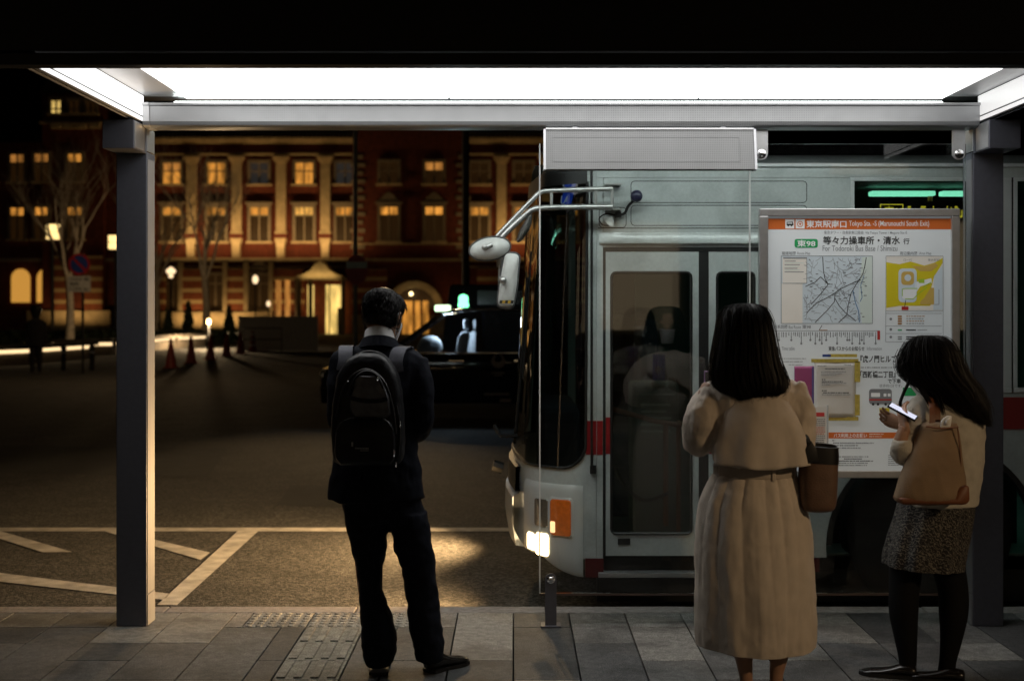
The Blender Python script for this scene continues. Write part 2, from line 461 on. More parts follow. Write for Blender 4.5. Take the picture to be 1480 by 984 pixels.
mb = MB(); mb.prism([(p[0]-.004 if p[0] < 6.4 else p[0]+.002, p[1]-(.002 if p[1] < 2.45 else 0)) for p in prof], 'yz', -1.797, -1.765); mb.build('end_cap', alum, g)
mb = MB(); mb.box(-1.79, 2.26, 6.366, 6.374, 2.549, 2.553); mb.build('drip_edge', whitep, g)
# hanging brackets for the glass
for hx in (1.218, 2.188):
    mb = MB(); mb.prism([(hx-.032,2.442),(hx+.032,2.442),(hx+.032,2.325)]+[(hx+.032*math.cos(a), 2.325+.032*math.sin(a)-.0) for a in [-PI*i/10 for i in range(1,10)]]+[(hx-.032,2.325)], 'xz', 6.455, 6.467, bev=.001)
    b = mb.build('glass_hanger', alum, sh)
    mb = MB(); mb.lathe([(.022,0),(.022,-.006),(.014,-.009),(.011,-.02),(.004,-.022)], (hx, 6.455, 2.322), axis='y'); mb.build('bolt', chrome, b, smooth=True)
# glass wind screen
gs = thing('glass_screen', 'tall clear glass wind screen hung between the shelter and the bus', 'glass screen', (1.18, 6.5, .157))
gm = glass('screen_glass', (.97,.985,.98), dirt=.004)
for a, b in ((.128, 1.158), (1.166, 2.236)):
    mb = MB(); mb.box(a, b, 6.495, 6.505, .16, 2.376); p = mb.build('pane', gm, gs)
    mb = MB(); mb.box(a-.001, a+.006, 6.494, 6.506, .158, 2.378); mb.build('edge_trim', screenm, p)
mb = MB(); mb.box(.128, 2.236, 6.493, 6.507, .148, .158); mb.build('bottom_rail', M('rail_bronze', (.12,.09,.08), rough=.4, metal=.6), gs)
# foot clamp holding the screen up
fb = thing('screen_foot', 'short steel foot post clamping the lower corner of the glass screen', 'post', (.184, 6.47, 0))
mb = MB(); hx = .184; zc = .235
mb.prism([(hx-.028,.002),(hx+.028,.002),(hx+.028,zc)]+[(hx+.028*math.cos(a), zc+.028*math.sin(a)) for a in [PI*i/10 for i in range(1,10)]]+[(hx-.028,zc)], 'xz', 6.462, 6.474, bev=.001)
mb.build('plate', postm, fb)
mb = MB(); mb.lathe([(.021,0),(.021,-.005),(.013,-.008),(.010,-.018),(.004,-.02)], (hx, 6.462, zc), axis='y'); mb.build('bolt', chrome, fb, smooth=True)
mb = MB(); mb.box(hx-.05, hx+.05, 6.44, 6.53, .0015, .009, bev=.002); mb.build('base_plate', postm, fb)
# sign box seen from behind, hung under the gutter beam
sb = thing('hanging_sign_box', 'flat perforated metal sign box hanging under the roof above the bus door', 'sign box', (.655, 6.4, 2.238))
sbm = M('sign_box_metal', (.23,.235,.238), rough=.6, metal=.0, var=.05, spec=.25); perforate(sbm, .009, .6)
x0, x1, zt, zb = .146, 1.178, 2.432, 2.236
mb = MB(); mb.prism([(6.345,zb),(6.43,zb),(6.43,zt),(6.385,zt)], 'yz', x0+.012, x1-.012); mb.build('body', sbm, sb)
mb = MB()
for a, b in ((x0, x0+.012), (x1-.012, x1)): mb.prism([(6.341,zb-.003),(6.434,zb-.003),(6.434,zt+.003),(6.381,zt+.003)], 'yz', a, b, bev=.001)
mb.build('end_cap', steel, sb)
mb = MB(); mb.box(x0+.012, x1-.012, 6.378, 6.431, zt, zt+.008); mb.build('top_trim', whitep, sb)
def on_box(u, v, off):   # u along x, v 0..1 up the sloped face
    z = zb + v*(zt-zb); y = 6.345 + v*.04
    return Vector((u, y - off, z))
mb = MB()
for (ua, ub, va, vb) in ((x0+.04, x1-.08, .80, .815), (x0+.04, x1-.08, .18, .195), (x0+.04, x0+.044, .195, .80), (x1-.084, x1-.08, .195, .80)):
    mb.loft([[on_box(ua, va, .0015), on_box(ub, va, .0015), on_box(ub, vb, .0015), on_box(ua, vb, .0015)], [on_box(ua, va, -.001), on_box(ub, va, -.001), on_box(ub, vb, -.001), on_box(ua, vb, -.001)]])
mb.build('pressed_frame', sbm, sb)
mb = MB()
for hx in (.3, 1.02): mb.box(hx-.012, hx+.012, 6.39, 6.415, zt+.006, 2.447)
mb.build('hanger', steel, sb)

# ------------------------------------------------------------------ notice board
BZ = 6.40
def bx(px): return (px - 742) * BZ / F
def bz(py): return CAMH - (py - 450) * BZ / F
nb = thing('notice_board', 'framed bus stop notice board with orange heading, route maps and timetables', 'notice board', (bx(1241), 6.43, bz(690)))
mb = MB()
X0, X1, ZT, ZB = bx(1097), bx(1386), bz(302), bz(690)
mb.box(X0, X1, 6.382, 6.415, ZT-.036, ZT, bev=.003); mb.box(X0, X1, 6.382, 6.415, ZB, ZB+.034, bev=.003)
mb.box(X0, X0+.042, 6.3825, 6.4145, ZB+.034, ZT-.036, bev=.003); mb.box(X1-.04, X1, 6.3825, 6.4145, ZB+.034, ZT-.036, bev=.003)
mb.build('frame', alum, nb)
mb = MB(); mb.box(X0+.01, X1-.01, 6.4105, 6.47, ZB+.01, ZT-.01); mb.build('back_panel', darkm, nb)
BOARD_E = .11
face = M('glowing_print', (.70,.735,.745), rough=.3, var=.02, emit=(.80,.9,.93), es=BOARD_E, coat=.6)  # faint even glow put into the print
mb = MB(); mb.box(X0+.04, X1-.038, 6.402, 6.41, ZB+.033, ZT-.035); mb.build('printed_face', face, nb)
def layer(n): return 6.4014 - .0004*n
def rect(mb, a, b, c, d, n, mi=0): mb.face([(bx(a),layer(n),bz(d)),(bx(b),layer(n),bz(d)),(bx(b),layer(n),bz(c)),(bx(a),layer(n),bz(c))], mi)
def ppoly(mb, pts, n, mi=0): mb.face([(bx(x),layer(n),bz(y)) for x, y in pts], mi)
def stroke(mb, pts, wd, n, mi=0):
    for (ax, ay), (cx, cy) in zip(pts[:-1], pts[1:]):
        dx, dy = cx-ax, cy-ay; L = math.hypot(dx, dy) or 1; nx_, ny_ = -dy/L*wd/2, dx/L*wd/2
        ppoly(mb, [(ax+nx_,ay+ny_),(cx+nx_,cy+ny_),(cx-nx_,cy-ny_),(ax-nx_,ay-ny_)], n, mi)
def txt(mb, s, a, b, c, d, n, bold=.012, mi=0): put_text(mb, s, lambda u, v: (bx(u), layer(n), bz(v)), a, b, d, c, bold, mi)
def ink(name, c, e=.11, r=.4): return M(name, c, rough=r, var=.03, emit=c, es=e*1.0)
mats = [ink('ink_black', (.02,.02,.02)), ink('ink_white', (.78,.8,.8)), ink('ink_orange', (.56,.13,.025), .12), ink('ink_grey', (.2,.21,.22)), ink('ink_green', (.02,.32,.10)),
        ink('ink_yellow', (.62,.52,.02)), ink('ink_ochre', (.55,.38,.10)), ink('ink_mapblue', (.58,.66,.70)), ink('ink_blue', (.12,.25,.42)), ink('ink_cream', (.76,.73,.66)),
        ink('ink_red', (.42,.03,.03)), ink('ink_lightgreen', (.35,.55,.05)), ink('ink_brown', (.35,.17,.05)), ink('ink_palegreen', (.62,.70,.64))]
BK, WH, OR, GY, GR, YE, OC, MB_, BL, CR, RE, LG, BR, PG = range(14)
mb = MB()
rect(mb, 1110.5, 1375, 316, 331.5, 1, OR); 
for a in (1135, 1150): rect(mb, a, a+13, 317, 330.5, 2, WH)
mb.build('heading_band', mats, nb, fix=False)
mb = MB()
ppoly(mb, [(1137,321),(1146,320.5),(1147,325),(1146,326),(1137,326)], 3, BK); rect(mb, 1138, 1145, 322, 323.5, 4, WH)
for c in (1139.3, 1144): ppoly(mb, [(c+1.3*math.cos(t*PI/4), 326+1.3*math.sin(t*PI/4)) for t in range(8)], 4, BK)
ring_pts = [(1156.5+3.8*math.cos(t*PI/8), 324+3.8*math.sin(t*PI/8)) for t in range(17)]
stroke(mb, ring_pts, 1.0, 3, OR); ppoly(mb, [(1154.3,322.6),(1158.7,322.6),(1156.5,326.4)], 3, OR)
txt(mb, '東京駅南口', 1165.5, 1223.5, 318.3, 329.6, 3, .02, WH)
txt(mb, 'Tokyo Sta. -S (Marunouchi South Exit)', 1227, 1343, 319, 329, 3, .006, WH)
txt(mb, '東京タワー・目黒駅東口経由  Via Tokyo Tower / Meguro Sta.-E', 1191, 1311, 333.6, 339.4, 2, .004, GY)
n = 2; r_ = 3
pts = []
for cx, cy, a0 in ((1182-r_,345.5+r_,-90),(1182-r_,358-r_,0),(1148.5+r_,358-r_,90),(1148.5+r_,345.5+r_,180)):
    pts += [(cx+r_*math.cos(R(a0+t)), cy+r_*math.sin(R(a0+t))) for t in (0,30,60,90)]
ppoly(mb, pts, 2, GR)
txt(mb, '東98', 1152, 1178.5, 347, 356.8, 3, .02, WH)
txt(mb, '等々力操車所・清水', 1189.5, 1301, 341.5, 353.6, 2, .018, BK)
txt(mb, '行', 1305.5, 1314.5, 344.5, 353, 2, .015, BK)
txt(mb, 'For Todoroki Bus Base / Shimizu', 1189, 1297, 354.8, 362.8, 2, 0, GY)
txt(mb, '路線地図', 1130, 1150, 363.6, 368.6, 2, .01, GY); txt(mb, 'Route Map', 1152.5, 1171, 364.2, 369, 2, 0, GY)
txt(mb, '周辺案内図', 1300.5, 1325.5, 363.6, 368.8, 2, .01, GY); txt(mb, 'Area Map', 1328.5, 1346, 364.2, 369, 2, 0, GY)
txt(mb, '運行系統図', 1113.5, 1138, 469.5, 475, 2, .012, GY); txt(mb, 'Bus Route', 1140, 1157.5, 470, 475, 2, 0, GY); txt(mb, '東98', 1159.5, 1172, 469.5, 475, 2, .015, GY)
txt(mb, '時刻表', 1108, 1127, 500.5, 507, 2, .015, GY); txt(mb, 'Time table', 1130, 1148.5, 501, 506, 2, 0, GY)
txt(mb, '東急バスからのお知らせ', 1197.5, 1249.5, 500.5, 507, 2, .015, BK); txt(mb, 'Information', 1253, 1274.5, 501.2, 506, 2, 0, GY)
txt(mb, '『虎ノ門ヒルズ』', 1243.5, 1299, 513.3, 524, 2, .025, BK); txt(mb, 'で', 1299, 1305.5, 525, 530.5, 2, .015, BK)
txt(mb, '「西新橋二丁目』', 1243.5, 1294.5, 536, 546, 2, .025, BK)
txt(mb, 'で下車', 1283, 1302, 547.2, 554, 2, .02, BK); txt(mb, '徒歩約1分です。', 1271, 1304, 555, 559.6, 2, .006, GY)
mb.build('lettering', mats, nb, fix=False)
# route map
random.seed(5)
mb = MB(); rect(mb, 1129, 1261, 370, 467.5, 1, MB_); rect(mb, 1131, 1166, 372, 409, 2, CR); rect(mb, 1129.8, 1160, 409.6, 467, 2, CR)
ppoly(mb, [(1246,372),(1260.5,370.5),(1260.5,467),(1246,467),(1241,430)], 2, PG)
for p in ([(1129,370),(1261,370),(1261,467.5),(1129,467.5),(1129,370)], [(1131,409.5),(1166,409.5),(1166,372)]): stroke(mb, p, .7, 4, GY)
rect(mb, 1132, 1166, 372.2, 374, 4, GY)
for _ in range(95):
    x, y = random.uniform(1162,1245), random.uniform(374,463); a = random.uniform(0, 2*PI); p = [(x, y)]
    for _k in range(random.randint(3,8)):
        a += random.uniform(-.6,.6); x += 3.4*math.cos(a); y += 3.4*math.sin(a)
        if not (1161 < x < 1259 and 371 < y < 466): break
        p.append((x, y))
    stroke(mb, p, .45, 3, GY)
for p in ([(1189,371),(1190,390),(1192,402),(1197,411),(1186,425),(1172,440)], [(1166,452),(1180,438),(1196,430),(1206,424),(1214,418),(1226,412),(1244,404)],
          [(1252,372),(1250,384),(1247,396),(1238,410),(1230,424),(1226,440),(1224,455),(1212,466)], [(1206,430),(1213,442),(1222,452),(1237,464)], [(1178,466),(1196,448),(1206,436),(1207,424)],
          [(1197,411),(1186,400),(1178,408),(1164,414)]):
    stroke(mb, p, 1.0, 4, BK)
stroke(mb, [(1233,420),(1236,436),(1241,450),(1242,466)], 1.3, 3, BL); stroke(mb, [(1243,436),(1246,430),(1244,412),(1249,398)], 1.0, 3, BL)
for _ in range(80):
    x, y = random.uniform(1164,1252), random.uniform(374,462); rect(mb, x, x+random.uniform(1.5,5), y, y+.9, 4, random.choice((BK,GY,GY)))
for i in range(9):
    rect(mb, 1134, 1134+random.uniform(15,28), 377+i*2.6, 377.9+i*2.6, 4, PG if i % 2 else GY) if i < 7 else None
mb.build('route_map', mats, nb, fix=False)
# area map
mb = MB(); rect(mb, 1280.5, 1363, 370, 449, 1, CR)
ppoly(mb, [(1281,379),(1300,382),(1316,378),(1336,384),(1350,380),(1362.5,373),(1362.5,380),(1350,400),(1346,416),(1349,436),(1344,442),(1300,442),(1281,445)], 2, YE)
ppoly(mb, [(1317,384),(1336,385),(1352,380),(1356,384),(1346,392),(1330,392)], 3, OC)
ppoly(mb, [(1350,399),(1362.5,384),(1362.5,448),(1349,448),(1349,430)], 3, MB_)
def rrect(a, b, c, d, r): 
    o = []
    for cx, cy, a0 in ((b-r,c+r,-90),(b-r,d-r,0),(a+r,d-r,90),(a+r,c+r,180)): o += [(cx+r*math.cos(R(a0+t)), cy+r*math.sin(R(a0+t))) for t in (0,30,60,90)]
    return o
ppoly(mb, rrect(1298.5, 1325, 388, 437, 6), 3, MB_); ppoly(mb, [(1322,408),(1346,402),(1347,409),(1330,414),(1322,426)], 3, WH)
ppoly(mb, rrect(1302.5, 1321, 392.5, 412, 5), 4, OC); ppoly(mb, [(1312+5*math.cos(t*PI/6), 401.5+5*math.sin(t*PI/6)) for t in range(12)], 5, MB_)
ppoly(mb, rrect(1303.5, 1324, 417, 432, 3), 4, WH)
for p in ([(1304,428),(1304,418),(1308,417),(1326,417)], [(1308,432),(1320,432),(1328,424),(1340,415)], [(1334,416),(1338,412),(1346,408)]): stroke(mb, p, 1.1, 5, LG)
ppoly(mb, [(1327,404),(1336,403),(1336,409),(1328,409)], 4, LG); ppoly(mb, [(1345,416),(1350,416),(1350,440),(1330,440),(1330,436),(1336,430)], 4, OC)
stroke(mb, [(1357,418),(1357,440),(1350,440)], .7, 5, GY); stroke(mb, [(1309,434),(1307.5,443)], .9, 5, BK); rect(mb, 1303, 1313, 443, 448, 5, RE)
txt(mb, '口一代', 1306, 1318, 374, 377.5, 5, 0, GY); txt(mb, '東京駅前', 1341, 1358, 374, 377.5, 5, 0, GY)
for p in ([(1280.5,370),(1363,370),(1363,494),(1280,494),(1280.5,370)], [(1280.5,449),(1363,449)], [(1280.5,453),(1361,453)], [(1280.5,471),(1361,471)], [(1280.5,482),(1361,482)]): stroke(mb, p, .6, 6, GY)
for i, y in enumerate((456.5, 460, 463.4, 467)):
    rect(mb, 1297.5, 1303.5, y-.4, y+1.9, 3, BR)
    x = 1310
    for k in range(7): wd = random.uniform(1.5,4); rect(mb, x, x+wd, y, y+1.1, 3, GY if i % 2 else BR); x += wd+1
for y, c in ((476, GR), (486, GY), (489, GY)):
    rect(mb, 1297.5, 1303.5, y, y+1.8, 3, c); rect(mb, 1309.5, 1324, y, y+1.6, 3, BK); rect(mb, 1326, 1340, y+.4, y+1.2, 3, GY)
for y in (461, 476, 487): ppoly(mb, [(1287.5+2*math.cos(t*PI/4), y+2*math.sin(t*PI/4)) for t in range(8)], 3, GY)
mb.build('area_map', mats, nb, fix=False)
# line diagram and small print
mb = MB(); stroke(mb, [(1113,478),(1272,478)], .7, 2, GY); rect(mb, 1268, 1272, 478, 491, 2, RE); rect(mb, 1115, 1116.6, 480, 489, 2, YE)
x = 1118.5
while x < 1267:
    L = random.choice((4,5,6,6,7,9,9,14)); y = 480
    while y < 480+L: rect(mb, x, x+1.3, y, y+.9, 2, GY if random.random() < .55 else BK); y += 1.25
    if L > 8: ppoly(mb, [(x+.6+1.6*math.cos(t*PI/4), y+1.4+1.6*math.sin(t*PI/4)) for t in range(8)], 2, GY)
    x += random.choice((2.5,2.7,3.1,3.6,4.0))
stroke(mb, [(1184,477),(1187,472),(1188,470)], .8, 2, BK); stroke(mb, [(1184,477.2),(1196,477.2)], 1.0, 2, BR)
def small(x0, x1, y, h, c, gap=.12):
    x = x0
    while x < x1:
        wd = random.uniform(.8, 2.4); rect(mb, x, min(x+wd, x1), y + random.uniform(0,.25), y+h, 2, c); x += wd + random.choice((.35,.35,.5,1.3))
small(1109,1165,517.5,1.2,GY); small(1109,1160,522,1.2,GY); small(1140,1160,526.5,1,GY); small(1244,1302,530.2,1.5,GY)
for i, (a, b) in enumerate(((1203,1207),(1204,1263),(1204,1240),(1204,1244))): small(a, b, 635.5+i*3.6, 1.7, GY)
for i, (a, b, c) in enumerate(((1200,1256,GY),(1220,1246,BK),(1212,1262,BK),(1212,1254,GY),(1212,1253,GY))): small(a, b, 659+i*3.1, 1.5, c)
for i in range(6): small(1284,1300,657+i*2.8,1.3,GY)
rect(mb, 1196, 1375, 624.7, 633.4, 1, OR); rect(mb, 1108, 1196, 624.7, 633.4, 1, OR); txt(mb, 'バス利用上のお願い', 1205, 1253, 626, 632.4, 3, .015, WH); small(1256.5,1277,626.6,1.2,CR); small(1256.5,1275,630,1.2,CR)
rect(mb, 1271, 1285.5, 589.5, 595.7, 2, YE); txt(mb, '車', 1276, 1281, 590, 595.2, 3, .03, BK)
rect(mb, 1305, 1340, 560, 572, 2, GR)
mb.build('small_print', mats, nb, fix=False)
# plain little bus picture
mb = MB(); ppoly(mb, rrect(1256, 1289, 562, 584, 4), 2, GY); rect(mb, 1256.3, 1288.7, 576.5, 578.6, 3, RE)
for a in (1277, 1283): ppoly(mb, rrect(a, a+4.3, 568.5, 573, .8), 3, WH)
ppoly(mb, rrect(1259, 1272, 567.5, 573.5, 1), 3, WH)
for c in (1262, 1269, 1280): ppoly(mb, [(c+2*math.cos(t*PI/4), 584+2*math.sin(t*PI/4)) for t in range(8)], 3, BK)
mb.build('bus_picture', mats, nb, fix=False)
# loose sheets on the board: things of their own
def sheet(name, label, cat, a, b, c, d, m, y, curl=0.0, tilt=0):
    mb = MB()
    mb.grid(lambda u, v: (bx(a+(b-a)*u + tilt*v), y - curl*math.sin(PI*u)*v*v - .0006*math.sin(9*u+4*v), bz(c+(d-c)*v)), 10, 12)
    s = thing(name, label, cat, (bx((a+b)/2), y, bz(d)))
    o = mb.build('paper', m, s, smooth=True)
    md = o.modifiers.new('thick', 'SOLIDIFY'); md.thickness = .0012; md.offset = 0
    return s
paper = M('white_paper', (.72,.73,.71), rough=.55, var=.04, scale=4)
magenta = M('magenta_print', (.34,.07,.20), rough=.45, var=.1, scale=14)
violet = M('violet_print', (.13,.10,.30), rough=.45)
y0 = 6.398
s1 = sheet('timetable_sheet', 'magenta timetable sheet with violet edge low on the notice board', 'notice', 1148, 1176.5, 529, 583, magenta, y0)
mb = MB(); mb.face([(bx(1173),y0-.0025,bz(583)),(bx(1176),y0-.0025,bz(583)),(bx(1176),y0-.0025,bz(530)),(bx(1173),y0-.0025,bz(530))]); mb.build('edge_stripe', violet, s1)
y1 = 6.393
s2 = sheet('taped_notice', 'white typed notice fixed with yellow tape in the middle of the notice board', 'notice', 1176, 1236.5, 522.5, 603, paper, y1, .004)
tape = M('yellow_tape', (.58,.47,.10), rough=.4, var=.2, scale=60)
mb = MB()
for (a, b, c, d) in ((1172,1240,518.5,523.5), (1196,1238,511.5,516), (1234.5,1242.5,522,552), (1235,1242,570,600), (1195,1240,602,607.5)):
    mb = MB(); mb.box(bx(a), bx(b), y1-.0025, y1-.0012, bz(d), bz(c)); mb.build('tape', tape, s2)
mb = MB(); mats2 = [mats[BK], mats[GY], ink('ink_navy', (.02,.05,.2))]
def small2(x0, x1, y, h, mi=1):
    x = x0
    while x < x1:
        wd = random.uniform(1, 2.6); mb.box(bx(x), bx(min(x+wd, x1)), y1-.006, y1-.0055, bz(y+h), bz(y), mi); x += wd + random.choice((.4,.5,1.2))
for (a, b, y, mi) in ((1181,1194,528,1),(1219,1230,526.5,1),(1192,1220,532,0),(1186,1222,536.5,1),(1186,1216,539,1),(1186,1207,541.5,1),(1187,1192,547.5,0),(1187,1217,550.5,0),(1187,1222,553,1),(1187,1199,555.2,1),(1187,1194,563.5,0),(1189,1226,566.5,0),(1187,1228,569.4,1),(1226,1232,601,1)):
    small2(a, b, y, 1.5 if mi == 0 else 1.0, mi)
mb.box(bx(1188), bx(1200), y1-.004, y1-.0035, bz(515.5), bz(512), 2)
mb.build('typing', mats2, s2)
y2 = 6.379
s3 = thing('leaflet_holder', 'clear leaflet holder with a red headed leaflet at the lower part of the notice board', 'leaflet holder', (bx(1172), y2, bz(649)))
mb = MB(); mb.box(bx(1150), bx(1193.5), y2, y2+.0015, bz(643), bz(587)); mb.build('leaflet', paper, s3)
mb = MB(); mats3 = [mats[RE], mats[GY], ink('ink_rust', (.45,.14,.08))]
mb.box(bx(1155), bx(1190), y2-.0012, y2-.0004, bz(601), bz(595.5), 0)
for i in range(12):
    y = 604.5 + i*3; x = 1153
    while x < 1190:
        wd = random.uniform(1.2, 4); mb.box(bx(x), bx(min(x+wd,1191)), y2-.0012, y2-.0006, bz(y+1.2), bz(y), 2 if 3 < i < 8 else 1); x += wd+.7
mb.build('print', mats3, s3)
mb = MB(); mb.prism([(y2-.005,bz(646)),(y2+.022,bz(646)),(y2+.022,bz(649)),(y2-.02,bz(647)),(y2-.02,bz(643))], 'yz', bx(1148), bx(1199))
for a in (1147, 1194.5): mb.box(bx(a), bx(a+1.3), y2-.004, y2+.02, bz(646), bz(585))
mb.build('clear_pocket', M('acrylic', (.55,.56,.55), rough=.15), s3)
# ------------------------------------------------------------------ the bus
YB = 7.30
bus = thing('city_bus', 'white city bus with red stripe standing at the kerb behind the glass screen, headlamps on', 'bus', (4.5, 8.5, RD))
bodym = M('bus_white_paint', (.52,.56,.55), rough=.28, var=.04, scale=3, coat=.5, bump=.02, bscale=4)
grain(bodym, 60, .96, 1.04, .14)
bumperm = M('bumper_white_paint', (.62,.64,.62), rough=.3, var=.06, scale=6, coat=.4)
redm = M('bus_red_paint', (.28,.012,.016), rough=.35, coat=.4, var=.05)
dglass = glass('bus_window_glass', (.46,.52,.49), ior=1.43)
wglass = glass('windscreen_glass', (.30,.33,.32), ior=1.75)
sealm = M('black_seal', (.012,.012,.012), rough=.5)
def bX(px): return (px - 742) * YB / F
def bZ(py): return CAMH - (py - 450) * YB / F
ZT_, ZS = 2.352, .075        # roof edge, skirt
# plan curve of the front, from the near side round to the far side
plan = [(.46 - .40*math.sin(a), 7.75 - .45*math.cos(a)) for a in [PI/2*i/24 for i in range(25)]]
plan += [(.06 - .06*math.sin(PI*i/28), 7.75 + 1.55*i/28) for i in range(1, 28)]
plan += [(.46 - .40*math.cos(a), 9.30 + .45*math.sin(a)) for a in [PI/2*i/16 for i in range(17)]]
cum = [0]
for a, b in zip(plan[:-1], plan[1:]): cum.append(cum[-1] + math.dist(a, b))
LT = cum[-1]
def at_s(s):
    s = max(0, min(LT, s))
    for i in range(len(cum)-1):
        if s <= cum[i+1] + 1e-9: break
    f = (s - cum[i]) / (cum[i+1]-cum[i]); a, b = plan[i], plan[i+1]
    i0, i1 = max(i-1,0), min(i+2,len(plan)-1)
    t = Vector((plan[i1][0]-plan[i0][0], plan[i1][1]-plan[i0][1], 0)).normalized()
    return Vector((a[0]+(b[0]-a[0])*f, a[1]+(b[1]-a[1])*f, 0)), Vector((-t.y*-1*-1, t.x*-1*-1, 0))
def surf(s, z, off=0.0):
    p, n = at_s(s)
    if n.dot(Vector((p.x - 1.5, p.y - 8.5, 0))) < 0: n = -n
    lean = max(0, z - .7) * .06                  # the windscreen leans back a little
    k = min(1, s/.6) * min(1, (LT-s)/.6)
    return Vector((p.x + lean*k + n.x*off, p.y + n.y*off, z))
def s_of(px):
    best = None
    for i in range(200):
        s = .9 * i / 199; p, _ = at_s(s); e = abs(p.x/p.y*F + 742 - px)
        if best is None or e < best[0]: best = (e, s)
    return best[1]
def z_of(s, py):
    p, _ = at_s(s); return CAMH - (py-450)*p.y/F
sW = s_of(846)                                   # near edge of the windscreen
def wlow(s):                                     # lower edge of the windscreen, rounded at its corners
    d = min(s - sW, (LT - sW) - s); r = .14
    if d < 0: return None
    return .675 + (r - math.sqrt(max(0, r*r - (r-d)**2)) if d < r else 0)
def frange(a, b, n): return [a + (b-a)*i/n for i in range(n+1)]
ss = [sW + (LT-2*sW)*(.5 - .5*math.cos(PI*i/60)) for i in range(61)]
# lower front, with the windscreen opening cut to its rounded corners
mb = MB()
cols_ = [0, sW*.5] + ss + [LT - sW*.5, LT]
def front_cols(zlo, zhi_fn, off, nz):
    V = []
    for s in cols_:
        zh = zhi_fn(s)
        V.append([surf(s, zlo(s) + (zh - zlo(s))*j/nz, off) for j in range(nz+1)])
    return V
def add_cols(mb, V, mi=0):
    VV = [[mb.bm.verts.new(p) for p in c] for c in V]
    for a, b in zip(VV[:-1], VV[1:]):
        for j in range(len(a)-1): mb.bm.faces.new((a[j], b[j], b[j+1], a[j+1])).material_index = mi
add_cols(mb, front_cols(lambda s: ZS+.10, lambda s: wlow(s) if wlow(s) is not None else .815, 0, 6))
front = mb.build('front_panel', bodym, bus, smooth=50)
for a, b in ((0, sW), (LT-sW, LT)):
    mb = MB(); mb.grid(lambda u, v: surf(a+(b-a)*u, .815+(ZT_-.815)*v), 3, 4); mb.build('corner_post', bodym, bus, smooth=50)
mb = MB(); mb.grid(lambda u, v: surf(sW+(LT-2*sW)*u, 2.26+(ZT_-2.26)*v), 60, 2); mb.build('front_header', sealm, bus, smooth=50)
mb = MB()
add_cols(mb, [[surf(s, wlow(s) + (2.26-wlow(s))*j/10, .002) for j in range(11)] for s in ss])
wsn = mb.build('windscreen', wglass, bus, smooth=50)
mb = MB()
mb.tube([surf(s, wlow(s), .004) for s in ss], .009, n=6); mb.tube([surf(sW, z, .004) for z in frange(.81, 2.27, 8)], .008, n=6)
mb.build('windscreen_seal', sealm, wsn, smooth=True)
# wiper inside the dark glass line
mb = MB(); mb.tube([surf(.9,.75,.03), surf(.78,1.25,.03), surf(.72,1.75,.035)], .009, n=6); mb.tube([surf(.68,1.15,.03), surf(.62,1.9,.03)], .006, n=6); mb.build('wiper', sealm, bus)
# red stripe on the front panel and beside the door
mb = MB(); mb.grid(lambda u, v: surf(sW*.98*u, .755+.188*v, .0015), 4, 2); mb.build('red_stripe', redm, bus)
mb = MB(); mb.tube([(bX(855), YB-.006, bZ(247)), (bX(855), YB-.006, bZ(676))], .007, n=6); mb.tube([(bX(857), YB-.008, bZ(672)), (bX(857), YB-.008, bZ(684))], .017, n=8); mb.build('gutter_strip', sealm, bus)
# bumper corner with lamps
sA, sBm = s_of(843), s_of(765.5)
def patch(mb, s0, s1, z0, z1, off, r=.02, n=10, mi=0, low=None, depth=None):
    """rounded patch following the front's curve, with side walls back to the panel"""
    cx, cz = (s0+s1)/2, (z0+z1)/2; hx, hz = abs(s1-s0)/2, abs(z1-z0)/2
    out = []
    for qx, qz, a0 in ((1,1,0),(-1,1,90),(-1,-1,180),(1,-1,270)):
        for k in range(7):
            a = R(a0 + 15*k); out.append((cx + qx*(hx-r) + r*math.cos(a), cz + qz*(hz-r) + r*math.sin(a)))
    rings = []
    for sc_, o in ((1.0, -.01), (1.0, off*.7), (.96, off), (.6, off*1.02), (.05, off*1.02)):
        ring = []
        for s, z in out:
            s2, z2 = cx + (s-cx)*sc_, cz + (z-cz)*sc_
            if low: z2 = max(z2, low(s2))
            ring.append(surf(s2, z2, o))
        rings.append(ring)
    mb.loft(rings, mi=mi)
def bl(s):                                       # lower edge of the bumper rises towards the front
    t = min(1, max(0, (s - sA)/(sBm - sA)))
    return .075 + .19*t**1.6
mb = MB()
cs = frange(sA, sBm+.06, 16)
V = []
for s in cs:
    zt = z_of(s_of(812), 700); zb = bl(s)
    prof = [(zb, -.02), (zb, .004), (zb+.02, .014)] + [(zb+.02+(zt-.06-zb)*k/5, .015) for k in range(1,6)] + [(zt-.02, .012), (zt, .002), (zt+.002, -.02)]
    k = 1.0 if s > sA + .01 else .2
    V.append([surf(s, z, o if o < 0 else o*k) for z, o in prof])
add_cols(mb, V)
bump = mb.build('bumper_corner', bumperm, bus, smooth=50)
amber = M('amber_lens', (.42,.08,.008), rough=.15, var=.25, scale=40, coat=.8, emit=(1.,.22,.02), es=.10)
lens = M('lamp_reflector', (.75,.74,.70), rough=.12, metal=.9, var=.1, scale=30)
lit = M('lit_headlamp', (.5,.4,.3), rough=.4, emit=(1.,.74,.40), es=6.5)
s0, s1 = s_of(827), s_of(798.5); mb = MB(); patch(mb, s0, s1, z_of(s0,775), z_of(s0,722), .026, .018); mb.build('turn_signal', amber, bump, smooth=50)
mb = MB(); patch(mb, s0-.012, s1+.012, z_of(s0,779), z_of(s0,718), .018, .024); mb.build('signal_bezel', bumperm, bump, smooth=50)
